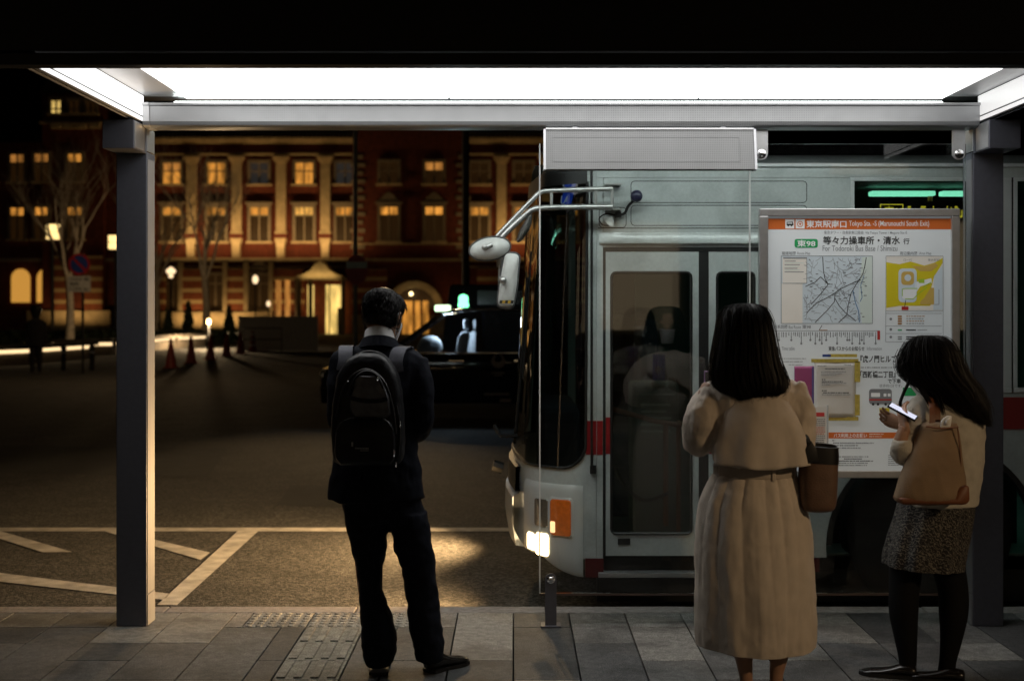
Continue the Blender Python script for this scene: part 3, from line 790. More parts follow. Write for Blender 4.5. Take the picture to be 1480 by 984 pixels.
mb = MB(); patch(mb, s_of(806), s_of(799.5), z_of(s0,771), z_of(s0,754), .0285, .008); mb.build('signal_glint', M('painted_glint', (.6,.4,.2), emit=(1.,.62,.28), es=1.6), bump, smooth=50)  # glowing patch painted in for the reflection on the lens
s0, s1 = s_of(795), s_of(776); mb = MB(); patch(mb, s0, s1, z_of(s0,762), z_of(s0,721), .019, .016); mb.build('headlamp', lens, bump, smooth=50)
s0, s1 = s_of(796), s_of(778); mb = MB(); patch(mb, s0, s1, z_of(s0,804), z_of(s0,771), .021, .02); hl = mb.build('lit_headlamp', lit, bump, smooth=50)
s0, s1 = s_of(776), s_of(766); mb = MB(); patch(mb, s0, s1, z_of(s0,795), z_of(s0,770), .019, .02); mb.build('lit_headlamp', lit, bump, smooth=50)
# front bumper beyond the corner, number plate side and far lamps
mb = MB(); add_cols(mb, [[surf(s, z, o) for z, o in ((.14,-.03),(.15,.03),(.30,.055),(.44,.05),(.47,-.01))] for s in frange(.80, LT-.75, 24)]); mb.build('front_bumper', bumperm, bus, smooth=50)
mb = MB(); add_cols(mb, [[surf(s, z, o) for z, o in ((.475,-.01),(.478,.035),(.62,.03),(.625,-.01))] for s in frange(.80, LT-.75, 24)]); mb.build('grille_band', sealm, bus, smooth=50)
mb = MB(); patch(mb, LT-.62, LT-.45, .18, .32, .02, .02); mb.build('lit_headlamp', lit, bus, smooth=50)
mb = MB(); mb.tube([surf(.86,.80,.02), surf(.86,.80,.12), surf(.9,.86,.16)], .012, n=6); mb.tube([surf(.9,.60,.10), surf(.9,.62,.16)], .035, n=8); mb.build('step_handle', sealm, bus)
for s, zz, e in ((s_of(772), .27, .42), (LT-.52, .27, .95)):
    ld = bpy.data.lights.new('headlamp_beam', 'SPOT'); ld.energy = HEAD_W*e; ld.color = (1., .62, .27); ld.spot_size = R(140); ld.spot_blend = 1.; ld.shadow_soft_size = .06
    lo = bpy.data.objects.new('headlamp_beam', ld); COL.objects.link(lo)
    p = surf(s, zz, .10); lo.location = p
    d = Vector((-1.0, .16 if s < 1 else -.06, .10)); lo.rotation_euler = d.to_track_quat('-Z', 'Y').to_euler()
# near side: header, posts, lower panels with wheel arches
XE = 9.6
AC = [(bX(1350), .244), (7.35, .244)]; AR = .60
def side_panel(name, x0, x1, z0, z1, m, y=YB, th=.04, bev=.0):
    mb = MB(); mb.box(x0, x1, y, y+th, z0, z1, bev=bev); return mb.build(name, m, bus)
WX = [(bX(1235), bX(1447)), (2.80, 4.15), (4.22, 5.6), (5.67, 7.0), (7.07, 8.4)]
wz0, wz1 = bZ(560), bZ(262)
hd = side_panel('header_panel', .462, XE, wz1+.02, ZT_, bodym)
side_panel('header_panel', .50, bX(1229), 1.905, wz1+.018, bodym)
side_panel('door_post', .462, .497, ZS+.08, wz1+.018, bodym)
def lower_panel():
    z0, z1 = ZS+.11, wz0-.03
    pts = [(1.385, z0)]
    for cx, cz in AC:
        a0 = math.asin((z0-cz)/AR)
        pts += [(cx - AR*math.cos(a), cz + AR*math.sin(a)) for a in [a0 + (PI-2*a0)*i/28 for i in range(29)]]
    pts += [(XE, z0), (XE, z1), (1.385, z1)]
    mb = MB(); mb.prism(pts, 'xz', YB, YB+.03); return mb.build('lower_panel', bodym, bus)
lp = lower_panel()
mb = MB()
for x in (1.62,): mb.box(x, x+.006, YB-.002, YB+.001, .2, .9)
mb.box(1.385, 1.72, YB-.002, YB+.001, .53, .536); mb.box(3.2, 6.6, YB-.002, YB+.001, .53, .536)
for x in (3.4,4.6,5.8): mb.box(x, x+.005, YB-.002, YB+.001, .2, .9)
mb.build('panel_seams', sealm, lp)
for cx, cz in AC:
    mb = MB()
    ar = [(cx - (AR+.0)*math.cos(a), cz + (AR+.0)*math.sin(a)) for a in frange(.02, PI-.02, 28)]; ai = [(cx - (AR-.03)*math.cos(a), cz + (AR-.03)*math.sin(a)) for a in frange(PI-.02, .02, 28)]
    mb.prism(ar + ai, 'xz', YB-.012, YB+.06); mb.prism([(cx-AR-.02,0),(cx+AR+.02,0),(cx+AR+.02,cz+AR+.02),(cx-AR-.02,cz+AR+.02)], 'xz', YB+.42, YB+.44); mb.build('arch_trim', sealm, bus)
    wh = None
    mb = MB(); mb.lathe([(.30,.0),(.42,.0),(.465,.03),(.47,.12),(.465,.22),(.42,.25),(.30,.25)], (cx, YB+.05, RD+.472), n=36, axis='y'); wh = mb.build('wheel', blackm, bus, smooth=True)
    mb = MB(); mb.lathe([(.02,.02),(.10,.015),(.14,.06),(.24,.10),(.29,.02),(.305,.03),(.305,.2)], (cx, YB+.05, RD+.472), n=36, axis='y'); mb.build('rim', steel, wh, smooth=True)
mb = MB(); z0, z1 = bZ(620), bZ(574)
mb.box(1.39, XE, YB-.0025, YB-.0005, z0, z1); mb.box(.464, .496, YB-.0025, YB-.0005, .755, .943); mb.build('red_stripe', redm, bus)
mb = MB(); mb.box(.40, .50, YB-.004, YB+.03, ZS+.0, ZS+.105); mb.box(1.385, 1.70, YB-.002, YB+.03, ZS+.03, ZS+.105); mb.box(2.98, 6.72, YB-.002, YB+.03, ZS+.03, ZS+.105); mb.build('red_skirt', M('dark_red_skirt', (.10,.008,.01), rough=.4), bus)
# seams, hatch and rain lip above the door
mb = MB()
def seam_rect(mb, a, b, c, d, y=YB, w_=.004, r=.02):
    pts = []
    for cx, cz, a0 in ((b-r,d-r,0),(a+r,d-r,90),(a+r,c+r,180),(b-r,c+r,270)): pts += [Vector((cx+r*math.cos(R(a0+t)), y-.0005, cz+r*math.sin(R(a0+t)))) for t in (0,30,60,90)]
    pts.append(pts[0]); mb.tube(pts, w_/2, n=4)
seam_rect(mb, bX(912), bX(1166), bZ(326), bZ(297)); seam_rect(mb, bX(912), bX(1166), bZ(293), bZ(262)); seam_rect(mb, bX(866), bX(905), bZ(329), bZ(300))
mb.box(.47, bX(1229), YB-.0015, YB+.001, bZ(330.5), bZ(329.3)); mb.box(bX(1082), bX(1083), YB-.0015, YB+.001, bZ(262), 2.34)
mb.build('hatch_seams', sealm, hd)
mb = MB()
V = []
for x in [bX(866)] + frange(bX(878), bX(1225), 12):
    k = 0 if x < bX(870) else 1
    V.append([Vector((x, YB-o*k-.0005, z)) for z, o in ((bZ(354),0),(bZ(352),.022),(bZ(347),.024),(bZ(338),.003),(bZ(336),0))])
add_cols(mb, V); mb.build('rain_lip', bodym, hd, smooth=60)
mb = MB(); mb.box(.46, XE, YB-.02, YB+.03, ZT_-.002, ZT_+.018, bev=.005); mb.build('roof_gutter', whitep, bus)
mb = MB()
V = []
for i in range(13):
    t = i/12; y = YB+.01 + 2.43*t; z = ZT_+.012 + .16*math.sin(PI*t)**.7
    V.append([Vector((x, y, z - (.10 if x < .3 else 0)*math.sin(PI*t)**.7)) for x in [.12 if .1 < t < .9 else .46, .6, 3, 6, XE]])
add_cols(mb, V); mb.build('roof', bodym, bus, smooth=60)
# windows
frm = M('window_frame_white', (.66,.68,.68), rough=.35, var=.04)
for i, (a, b) in enumerate(WX):
    mb = MB(); f_ = .024 if i else .023
    o_ = MB()
    o_.box(a-f_, b+.058 if i == 0 else b+f_, YB-.004, YB+.035, wz0-.03, wz0, bev=.003); o_.box(a-f_, b+.058 if i == 0 else b+f_, YB-.003, YB+.035, wz1, wz1+.02, bev=.003)
    o_.box(a-f_, a, YB-.0035, YB+.034, wz0, wz1, bev=.003); o_.box(b, b+(.058 if i == 0 else f_), YB-.0035, YB+.034, wz0, wz1, bev=.003)
    wnd = o_.build('window', frm, bus)
    mb.box(a, b, YB+.008, YB+.014, wz0, wz1); mb.build('pane', dglass, wnd)
mb = MB(); mb.box(2.766, 2.778, YB, YB+.03, wz0-.03, wz1+.02); mb.box(8.43, XE, YB, YB+.03, wz0-.03, wz1+.02); mb.build('pillar_panel', sealm, bus)
# folding door: dark opening, two leaves
mb = MB(); mb.box(.497, .513, YB+.005, YB+.05, .19, 1.905); mb.box(1.03, 1.086, YB+.012, YB+.05, .19, 1.905); mb.box(.497, 1.385, YB+.006, YB+.06, 1.885, 1.905); mb.box(1.375, 1.386, YB+.004, YB+.05, .19, 1.905); mb.build('door_seal', sealm, bus)
for a, b, ga, gb in ((.513, 1.03, bX(885), bX(998)), (1.086, 1.375, 1.137, 1.335)):
    z0, z1, g0, g1 = bZ(803), bZ(364), bZ(770), bZ(395)
    mb = MB()
    mb.box(a, b, YB+.006, YB+.036, z0, g0); mb.box(a, b, YB+.006, YB+.036, g1, z1); mb.box(a, ga, YB+.006, YB+.036, g0, g1); mb.box(gb, b, YB+.006, YB+.036, g0, g1)
    dr = mb.build('door', bodym, bus)
    mb = MB(); mb.box(ga, gb, YB+.014, YB+.02, g0, g1); mb.build('pane', dglass, dr)
    mb = MB(); r_ = .018
    seam_rect(mb, ga-.004, gb+.004, g0-.004, g1+.004, y=YB+.006, w_=.016, r=.025); mb.build('pane_seal', sealm, dr)
    if a < .6:
        mb = MB(); mb.box(bX(893), bX(911), YB+.001, YB+.008, bZ(787), bZ(778), bev=.002); mb.build('handle', sealm, dr)
    mb = MB(); mb.box(a+.0005, ga-.012 if a < .6 else a+.03, YB+.0045, YB+.006, .758, .962 if a < .6 else .955); mb.box(gb+.012, b-.0005, YB+.0045, YB+.006, .755, .94); mb.build('red_stripe', redm, dr)
mb = MB(); mb.box(.47, 1.55, YB-.035, YB+.10, bZ(833), bZ(826), bev=.003); mb.build('door_step', alum, bus)
mb = MB(); mb.box(.50, 1.385, YB+.05, YB+.08, ZS, .19); mb.box(.47, 6.8, YB+.10, YB+.14, -.08, ZS+.1); mb.build('underside', sealm, bus)
# interior
intm = M('bus_interior', (.10,.14,.13), rough=.6, var=.2, scale=4); orange = M('orange_handrail', (.50,.13,.03), rough=.35)
mb = MB(); mb.box(.25, XE, YB+.1, 9.7, .10, .19); mb.box(.9, XE, 9.66, 9.72, .19, ZT_); mb.box(XE-.03, XE, YB, 9.72, .05, ZT_); mb.box(.5, XE, YB+.05, 9.66, ZT_-.03, ZT_-.012)
mb.box(1.42, 1.45, YB+.08, YB+.9, .19, 1.25); mb.build('interior', intm, bus)
mb = MB(); mb.box(.50, .90, 8.7, 9.5, .19, .75, bev=.03); mb.box(.85, .97, 8.75, 9.3, .65, 1.5, bev=.04); mb.box(.16, .42, 8.3, 9.5, .19, .95, bev=.04)
mb.build('driver_seat', M('seat_moquette', (.05,.06,.09), rough=.9), bus)
mb = MB(); mb.box(.72, 1.0, 7.95, 8.25, .19, 1.12, bev=.02); mb.box(.74, .98, 7.93, 7.95, .78, 1.05, bev=.005); fbx = mb.build('fare_box', M('fare_box_grey', (.13,.17,.165), rough=.5), bus)
mb = MB()
for i in range(5): mb.box(.77, .95 - .03*(i % 2), 7.926, 7.929, .82+.04*i, .835+.04*i)
mb.build('label_lines', M('pale_print', (.5,.55,.53)), fbx)
mb = MB(); mb.tube([(.56,YB+.12,1.00),(.80,YB+.14,.93),(.97,YB+.16,.90)], .014, n=8); mb.tube([(.87,YB+.2,.92),(.87,YB+.2,.33)], .015, n=8); mb.tube([(.97,YB+.16,.9),(.98,YB+.5,.9),(.98,YB+.5,.2)], .014, n=8)
mb.tube([(1.9,8.0,.2),(1.9,8.0,2.3)], .016, n=8); mb.tube([(2.6,8.2,.2),(2.6,8.2,2.3)], .016, n=8); mb.build('handrail', orange, bus, smooth=True)
mb = MB(); mb.tube([(.55,YB+.1,.74),(.62,YB+.13,.58),(.74,YB+.14,.48),(.88,YB+.16,.52)], .009, n=6, smooth=6); mb.build('cable', sealm, bus, smooth=True)
tube_m = M('fluorescent_tube', (.5,.6,.55), emit=(.35,1.,.72), es=3.2)
mb = MB()
for a, b in ((2.22,2.62),(2.66,3.05),(3.4,4.6),(5.2,6.4),(6.9,8.1)): mb.box(a, b, 8.15, 8.23, ZT_-.085, ZT_-.055, bev=.008)
mb.build('ceiling_light', tube_m, bus)
ledm = M('led_amber', (.3,.2,.02), emit=(1.,.72,.05), es=1.5)
mb = MB(); mb.box(2.02, 2.72, YB+.05, YB+.12, bZ(318), bZ(290)); ds = mb.build('destination_sign', sealm, bus)
mb = MB(); yy = YB+.049
fn = lambda u, v: (bX(u)*1.0065, yy, bZ(v))
put_text(mb, '東98', fn, 1278, 1307, 314.5, 297, .02); put_text(mb, 'For Todoroki Bus', fn, 1312, 1396, 314, 297, .02)
for a, b, c, d in ((1275.5,1309.5,294,295.4),(1275.5,1277,295.4,316),(1308,1309.5,295.4,316)): mb.box(bX(a), bX(b), yy-.001, yy, bZ(d), bZ(c))
mb.build('led_text', ledm, ds)
ld = bpy.data.lights.new('entrance_lamp', 'AREA'); ld.size = .5; ld.energy = 2.; ld.color = (.75,1.,.88)
lo = bpy.data.objects.new('entrance_lamp', ld); COL.objects.link(lo); lo.location = (1.0, 7.75, 2.28)
mb = MB(); mb.box(.8, 1.2, 7.7, 7.8, 2.30, 2.32, bev=.004); mb.build('ceiling_light', M('dim_lamp', (.4,.45,.42), emit=(.6,1.,.8), es=.6), bus)
# seats seen dimly through the windows
for i in range(5):
    x = 2.2 + 1.15*i
    mb = MB(); mb.box(x, x+.42, 7.5, 8.0, .55, .68, bev=.03); mb.box(x+.36, x+.46, 7.5, 8.0, .6, 1.3, bev=.04); mb.build('seat', M('seat_green', (.03,.08,.06), rough=.9), bus)
# blue badge plate behind the windscreen
mb = MB(); pA, pB = Wp(829,248,7.62), Wp(813,302,7.62)
mb.loft([[(pA.x-.035,7.62,pA.z),(pA.x+.03,7.62,pA.z),(pA.x+.03,7.63,pA.z),(pA.x-.035,7.63,pA.z)], [(pB.x-.015,7.62,pB.z),(pB.x+.045,7.62,pB.z),(pB.x+.045,7.63,pB.z),(pB.x-.015,7.63,pB.z)]])
bd = mb.build('badge_plate', M('badge_blue', (.02,.08,.62), rough=.4, emit=(.02,.10,.8), es=.35), bus)
mb = MB(); q = lambda px, py: Wp(px, py, 7.612)
mb.tube([q(817,252),q(816,262),q(814,268),q(817,271)], .004, n=5, smooth=4); mb.tube([q(812,283),q(811,292),q(814,295),q(818,288),q(820,284),q(818,292)], .004, n=5, smooth=4); mb.build('badge_mark', M('badge_white', (.7,.75,.85), emit=(.6,.7,.9), es=.3), bd)
# mirrors on their tubular arms
silver = M('silver_tube', (.6,.6,.58), rough=.3, metal=.7)
mirw = M('mirror_back_white', (.66,.67,.64), rough=.4, var=.08, scale=25)
y_ = 7.18
def Q(px, py, y=y_): return Wp(px, py, y)
mb = MB(); mb.tube([Q(885,273),Q(800,275.5),Q(782,278),Q(770,288),Q(722,338),Q(712,352)], .014, n=10, smooth=5); mb.tube([Q(885,299),Q(800,300),Q(783,301),Q(770,303),Q(758,312),Q(732,336),Q(725,346),Q(722,370),Q(722,386)], .016, n=10, smooth=5)
for px in (797, 861, 885): mb.tube([Q(px,274),Q(px,299)], .009, n=8)
for (a, b) in (((733,338),(727,330)),((744,327),(738,319)),((752,319),(747,311))): mb.tube([Q(*a),Q(*b)], .009, n=6)
arm = mb.build('mirror_arm', silver, bus, smooth=50)
mb = MB(); mb.tube([Q(722,384),Q(722,413)], .008, n=8); mb.tube([Q(722,400),Q(729,404)], .014, n=8); mb.tube([Q(885,266,7.25),Q(885,306,7.25)], .007, n=8)
for py in (268.5, 304.5): mb.box(bX(873), bX(897), 7.2, YB, bZ(py)-.004, bZ(py)+.004)
mb.build('mirror_bracket', silver, arm, smooth=50)
rimm = M('mirror_rim', (.10,.10,.10), rough=.4)
def plate(outline, y, th, m, name, par, bulge=.03):
    c = Vector((sum(p[0] for p in outline)/len(outline), sum(p[1] for p in outline)/len(outline)))
    mb = MB(); rings = []
    for k, dy in ((.9, .012), (1.0, .006), (1.0, -.004), (.94, -.014), (.6, -.014-bulge*.7), (.1, -.014-bulge)):
        rings.append([Wp(c.x+(p[0]-c.x)*k, c.y+(p[1]-c.y)*k, y+dy) for p in outline])
    mb.loft(rings); o = mb.build(name, m, par, smooth=45)
    mb = MB(); q_ = [Wp(c.x+(p[0]-c.x)*1.01, c.y+(p[1]-c.y)*1.01, y) for p in outline]; mb.tube(q_ + [q_[0]], .007, n=6); mb.build('rim', rimm, o, smooth=True)
    return o
ol = [(708 + 29.5*math.cos(t)*math.cos(R(-10)) - 16*math.sin(t)*math.sin(R(-10)), 359.5 + 29.5*math.cos(t)*math.sin(R(-10)) + 16*math.sin(t)*math.cos(R(-10))) for t in [2*PI*i/32 for i in range(32)]]
m1 = plate(ol, 7.12, .02, mirw, 'round_mirror', bus)
mb = MB(); mb.tube([Q(703,357,7.07),Q(711,354,7.08)], .014, n=8); mb.sphere(Q(700,357,7.07), .016); mb.build('clamp', silver, m1, smooth=50)
def rquad(pts, r, n=6):
    o = []
    for i in range(len(pts)):
        p0, p, p1 = Vector(pts[i-1]), Vector(pts[i]), Vector(pts[(i+1) % len(pts)])
        a = p + (p0-p).normalized()*r; b = p + (p1-p).normalized()*r
        for k in range(n+1):
            t = k/n; o.append(tuple(a*(1-t)**2 + p*2*t*(1-t) + b*t*t))
    return o
ol = rquad([(730,365),(751,367),(747,415),(741,446),(719,443),(722,410)], 8)
m2 = plate(ol, 7.12, .02, mirw, 'long_mirror', bus, .02)
mb = MB(); 
for i in range(5):
    a, b = 721.5+i*4, 721.5+(i+1)*4; 
    mb.face([Wp(a,438.5,7.068), Wp(b,438.8,7.068), Wp(b+1.2,434.2,7.068), Wp(a+1.2,434,7.068)], i % 2)
mb.build('hazard_stripe', [sealm, M('hazard_yellow', (.5,.32,.03))], m2, fix=False)
mb = MB(); mb.sphere(Q(727,405,7.07), .02); mb.tube([Q(722,402,7.1),Q(729,405,7.07)], .011, n=8); mb.build('pivot', silver, m2, smooth=50)
ol = rquad([(764,312),(768,306),(765,330),(752,348),(747,349),(752,335)], 4)
plate(ol, 7.5, .02, M('mirror_grey', (.30,.29,.27), rough=.35), 'small_mirror', bus)
# loudspeaker ball with its cable, and a small white camera
mb = MB(); mb.sphere(Q(920,283.5,7.22), (.034,.034,.034), 16, 10); ball = mb.build('loudspeaker', M('navy_plastic', (.03,.03,.07), rough=.3), bus, smooth=True)
mb = MB(); mb.tube([Q(916,290,7.24),Q(908,298,7.26),Q(903,308,7.27),Q(894,311,7.27)], .008, n=7, smooth=5); mb.box(*sorted((bX(889),bX(897))), 7.25, YB, *sorted((bZ(315),bZ(307)))); mb.tube([Q(889,311,7.27),Q(876,309,7.26),Q(866,316,7.26),Q(871,325,7.26),Q(882,326,7.26)], .004, n=5, smooth=5); mb.build('cable', sealm, ball, smooth=50)
mb = MB(); mb.prism([(bX(x), bZ(y)) for x, y in ((872,315),(884,314),(886,322),(885,328),(880,328),(873,321))], 'xz', 7.24, YB+.001, bev=.003); mb.build('camera_housing', mirw, bus)
# ------------------------------------------------------------------ far side of the square
bk = M('dark_brick', (.12,.024,.012), rough=.85, var=.3, scale=3, bump=.3, bscale=20)
cream = M('cream_stone', (.46,.37,.24), rough=.75, var=.2, scale=2, bump=.2, bscale=12)
grey_and_dimmed = M('grey_and_dimmed_stone', (.22,.185,.145), rough=.8, var=.2)  # grey stone, and cream window frames darkened for weak light
slate = M('slate_roof', (.02,.02,.024), rough=.6)
def banded():
    m = M('banded_brick', (.22,.06,.025), rough=.8, var=.25, scale=3, bump=.3, bscale=20)
    t = m.node_tree; b = t.nodes['Principled BSDF']; tc = t.nodes['Texture Coordinate']
    sx = t.nodes.new('ShaderNodeSeparateXYZ'); t.links.new(tc.outputs['Object'], sx.inputs[0])
    md = t.nodes.new('ShaderNodeMath'); md.operation = 'FRACT'; dv = t.nodes.new('ShaderNodeMath'); dv.operation = 'MULTIPLY'; dv.inputs[1].default_value = 1/.86
    t.links.new(sx.outputs[2], dv.inputs[0]); t.links.new(dv.outputs[0], md.inputs[0])
    gt = t.nodes.new('ShaderNodeMath'); gt.operation = 'GREATER_THAN'; gt.inputs[1].default_value = .66; t.links.new(md.outputs[0], gt.inputs[0])
    mx = t.nodes.new('ShaderNodeMix'); mx.data_type = 'RGBA'; t.links.new(gt.outputs[0], mx.inputs[0]); t.links.new(t.nodes[m['mix']].outputs[2], mx.inputs[6]); mx.inputs[7].default_value = (.55,.42,.24,1)
    t.links.new(mx.outputs[2], b.inputs['Base Color']); return m
band = banded()
YF = 100.0
def fx(px): return (px - 742) / 19.0
def fz(py): return CAMH + (450 - py) / 19.0
def win_mats(e):
    return E('window_glow_%02d' % int(e*10), (1., .50, .10), e)
glow = {k: M('window_glow', (.03,.02,.012), rough=.4, emit=c, es=e) for k, (c, e) in dict(lit=((1.,.40,.06), .72), soft=((1.,.40,.08), .45), dim=((1.,.42,.10), .012), bright=((1.,.50,.10), 1.15), yellow=((1.,.66,.18), 1.1), pale=((.5,.45,.4),.035)).items()}
for k_ in ('lit','soft','bright','yellow'): curtains(glow[k_])
def window(par, x, zb, zt, w_, panes, y=YF, hood=False, crest=False):
    """sash window: stone frame part with two panes (each lit in its upper or whole height) and a sill"""
    f = .22; mb = MB()
    mb.box(x-w_/2-f, x-w_/2, y-.18, y+.12, zb, zt); mb.box(x+w_/2, x+w_/2+f, y-.18, y+.12, zb, zt)
    mb.box(x-w_/2-f, x+w_/2+f, y-.20, y+.12, zt, zt+.24); mb.box(x-.06, x+.06, y-.12, y+.1, zb, zt)
    zm = zt - .62
    mb.box(x-w_/2, x+w_/2, y-.11, y+.1, zm-.05, zm+.05)
    if hood: mb.box(x-w_/2-f-.15, x+w_/2+f+.15, y-.36, y+.1, zt+.24, zt+.40)
    if crest: mb.prism([(x-w_/2-f, zt+.40), (x+w_/2+f, zt+.40), (x+.25, zt+1.0), (x, zt+1.15), (x-.25, zt+1.0)], 'xz', y-.3, y+.08)
    wn = mb.build('window', grey_and_dimmed, par)  # cream frames coloured darker, standing in for less floodlight than on the pilasters
    mb = MB(); mb.box(x-w_/2-f-.1, x+w_/2+f+.1, y-.32, y+.1, zb-.16, zb); mb.build('sill', cream, wn)
    for a, b in ((x-w_/2, x-.06), (x+.06, x+w_/2)):
        mb = MB(); mb.box(a, b, y-.06, y-.02, zm+.05, zt); mb.build('pane', glow[panes[0]], wn)
        mb = MB(); mb.box(a, b, y-.06, y-.02, zb, zm-.05); mb.build('pane', glow[panes[1]], wn)
def pilaster(par, x):
    w_ = .36
    mb = MB(); mb.box(x-w_, x+w_, YF-.42, YF+.05, fz(338), fz(236))
    for z0, z1, e in ((fz(236), fz(233), .07), (fz(233), fz(230), .16), (fz(230), fz(227), .24), (fz(338), fz(335), .08)): mb.box(x-w_-e, x+w_+e, YF-.42-e, YF+.05, z0, z1)
    p = mb.build('pilaster', cream, par)
    mb = MB(); mb.box(x-.5, x+.5, YF-.52, YF+.04, fz(345), fz(339)); mb.build('base', bk, p)
    mb = MB(); mb.prism([(x-.42, fz(345)), (x+.42, fz(345)), (x+.40, fz(349)), (x+.30, fz(355)), (x+.28, fz(373)), (x-.28, fz(373)), (x-.30, fz(355)), (x-.40, fz(349))], 'xz', YF-.6, YF+.04); mb.build('corbel', cream, p)
st = thing('station_building', 'long floodlit red brick station with cream pilasters and glowing windows across the square', 'station building', (-15, 104, RD))
XA, XB = fx(205), fx(1100)
mb = MB(); mb.box(XA, fx(512), YF, YF+14, RD, fz(196)); mb.box(fx(676), XB, YF, YF+14, RD, fz(196)); mb.build('wall', bk, st)
mb = MB(); mb.box(fx(510), fx(678), YF-.35, YF+14, RD, fz(170)); mb.build('central_bay', bk, st)
mb = MB(); mb.prism([(YF-.2, fz(194)), (YF+14, fz(194)), (YF+9, fz(120)), (YF+4, fz(120))], 'yz', XA, XB); mb.build('roof', slate, st)
mb = MB()
for a, b in ((XA, fx(511)), (fx(677), XB)):
    mb.box(a, b, YF-.62, YF+.05, fz(204), fz(200)); mb.box(a, b, YF-.40, YF+.05, fz(208), fz(204)); mb.box(a, b, YF-.28, YF+.05, fz(225), fz(222))
mb.build('cornice', cream, st)
mb = MB()
for a, b in ((XA, fx(511)), (fx(677), XB)):
    x = a
    while x < b: mb.box(x, x+.14, YF-.5, YF-.3, fz(200), fz(195)); x += .34
    mb.box(a, b, YF-.52, YF-.28, fz(195), fz(193))
mb.build('balustrade', grey_and_dimmed, st)
mb = MB()
for a, b in ((XA, fx(511)), (fx(677), XB)):
    mb.box(a, b, YF-.5, YF+.05, fz(378), fz(373)); mb.box(a, b, YF-.3, YF+.05, fz(387), fz(385)); 
mb.box(fx(511), fx(677), YF-.6, YF-.3, fz(378), fz(374)); mb.box(fx(511), fx(677), YF-.55, YF-.3, fz(354), fz(352))
mb.build('string_course', cream, st)
PXS = [215, 278, 343, 407, 471, 725, 789, 853, 917, 981]
for p in PXS: pilaster(st, fx(p))
WXS = [(249,'soft','lit','lit'), (313,'lit','lit','lit'), (375,'pale','pale','lit'), (440,'lit','lit','bright'), (499,'pale','pale','lit'), (693,'dim','dim','lit'), (757,'dim','dim','soft'), (821,'lit','lit','lit'), (885,'soft','soft','lit'), (949,'lit','dim','lit')]
for px, a, b, c in WXS:
    window(st, fx(px), fz(266), fz(236), 1.32, (a, b))
    window(st, fx(px), fz(349), fz(300), 1.32, (c, 'dim'), hood=True)
for px in (563, 628):
    window(st, fx(px), fz(266), fz(236), 1.30, ('soft' if px > 600 else 'dim', 'dim'), y=YF-.35)
    window(st, fx(px), fz(349), fz(300), 1.30, ('lit', 'dim'), y=YF-.35, hood=True, crest=True)
for xx in (518, 670):
    mb = MB()
    for i in range(14):
        wd = .55 if i % 2 else .38; z = fz(372) + i*.62
        if i < 13: mb.box(fx(xx)-wd, fx(xx)+wd, YF-.42, YF-.3, z, z+.3)
    mb.build('quoins', grey_and_dimmed, st)
# ground floor: banded piers, plinth, dark windows
mb = MB()
for a, b in ((262,296),(328,358),(232,240),(395,440),(690,742),(760,800),(830,870),(510,560)):
    mb = MB(); mb.box(fx(a), fx(b), YF-.45, YF+.02, fz(449), fz(389)); mb.build('banded_pier', band, st)
mb = MB()
for a in (263, 327, 357, 393):
    mb = MB(); mb.box(fx(a)-.16, fx(a)+.16, YF-.56, YF-.1, fz(449), fz(379)); mb.build('stone_strip', cream, st)
mb = MB(); mb.box(XA, fx(395), YF-.6, YF+.02, RD, fz(451)); mb.box(fx(510), XB, YF-.62, YF+.02, RD, fz(455)); mb.build('plinth', cream, st)
for px in (250, 312, 376): window(st, fx(px), fz(448), fz(398), 1.5, ('dim','dim'), crest=(px == 376))
# canopy porch at the entrance
mb = MB(); mb.prism([(fx(x), fz(y)) for x, y in ((438,405),(502,405),(502,400),(494,398),(484,392),(478,384),(471,379),(464,384),(458,392),(448,398),(438,400))], 'xz', YF-3.2, YF-.1); pc = mb.build('porch_canopy', cream, st)
colm = M('column_stone', (.32,.26,.15), rough=.7)
for px in (441, 457, 503):
    mb = MB(); mb.tube([(fx(px), YF-2.8, RD), (fx(px), YF-2.8, fz(405))], .16, n=10); mb.build('porch_column', colm, st)
mb = MB(); mb.box(fx(472), fx(500), YF-.5, YF-.42, RD, fz(412)); mb.box(fx(446), fx(455), YF-.5, YF-.42, RD, fz(412)); mb.build('entrance_door', glow['yellow'], st)
mb = MB(); mb.box(fx(476.5), fx(478.5), YF-.56, YF-.44, RD, fz(412)); mb.box(fx(492), fx(499), YF-1.6, YF-.9, RD, fz(445)); mb.build('door_frame', M('door_bronze', (.05,.035,.02), rough=.5), st)
for px, e in ((404,'soft'), (417,'soft'), (431,'dim')):
    mb = MB(); mb.box(fx(px)-.2, fx(px)+.2, YF-.5, YF-.43, fz(470), fz(405)); mb.build('slit_window', glow[e], st)
# round arched entrance
mb = MB(); cx, cz = fx(600), fz(447); r0, r1 = 1.62, 2.15
arc = [(cx + r1*math.cos(PI*i/20), cz + r1*math.sin(PI*i/20)) for i in range(21)]
arc += [(cx + r0*math.cos(PI*i/20), cz + r0*math.sin(PI*i/20)) for i in range(20, -1, -1)]
mb.prism(arc, 'xz', YF-.9, YF-.3); mb.build('entrance_arch', cream, st)
mb = MB(); mb.prism([(cx + r0*math.cos(PI*i/16), cz + r0*math.sin(PI*i/16)) for i in range(17)], 'xz', YF-.5, YF-.42); mb.build('fanlight', glow['dim'], st)
mb = MB()
for a, b in ((583,597),(601,608),(612,620)): mb.box(fx(a), fx(b), YF-.7, YF-.6, RD, fz(435))
mb.build('entrance_window', glow['lit'], st)
mb = MB(); mb.sphere((fx(596), YF-1.2, fz(425)), .14, 10, 6); mb.build('entrance_lamp', E('lamp_glow', (1.,.75,.35), 5.), st)
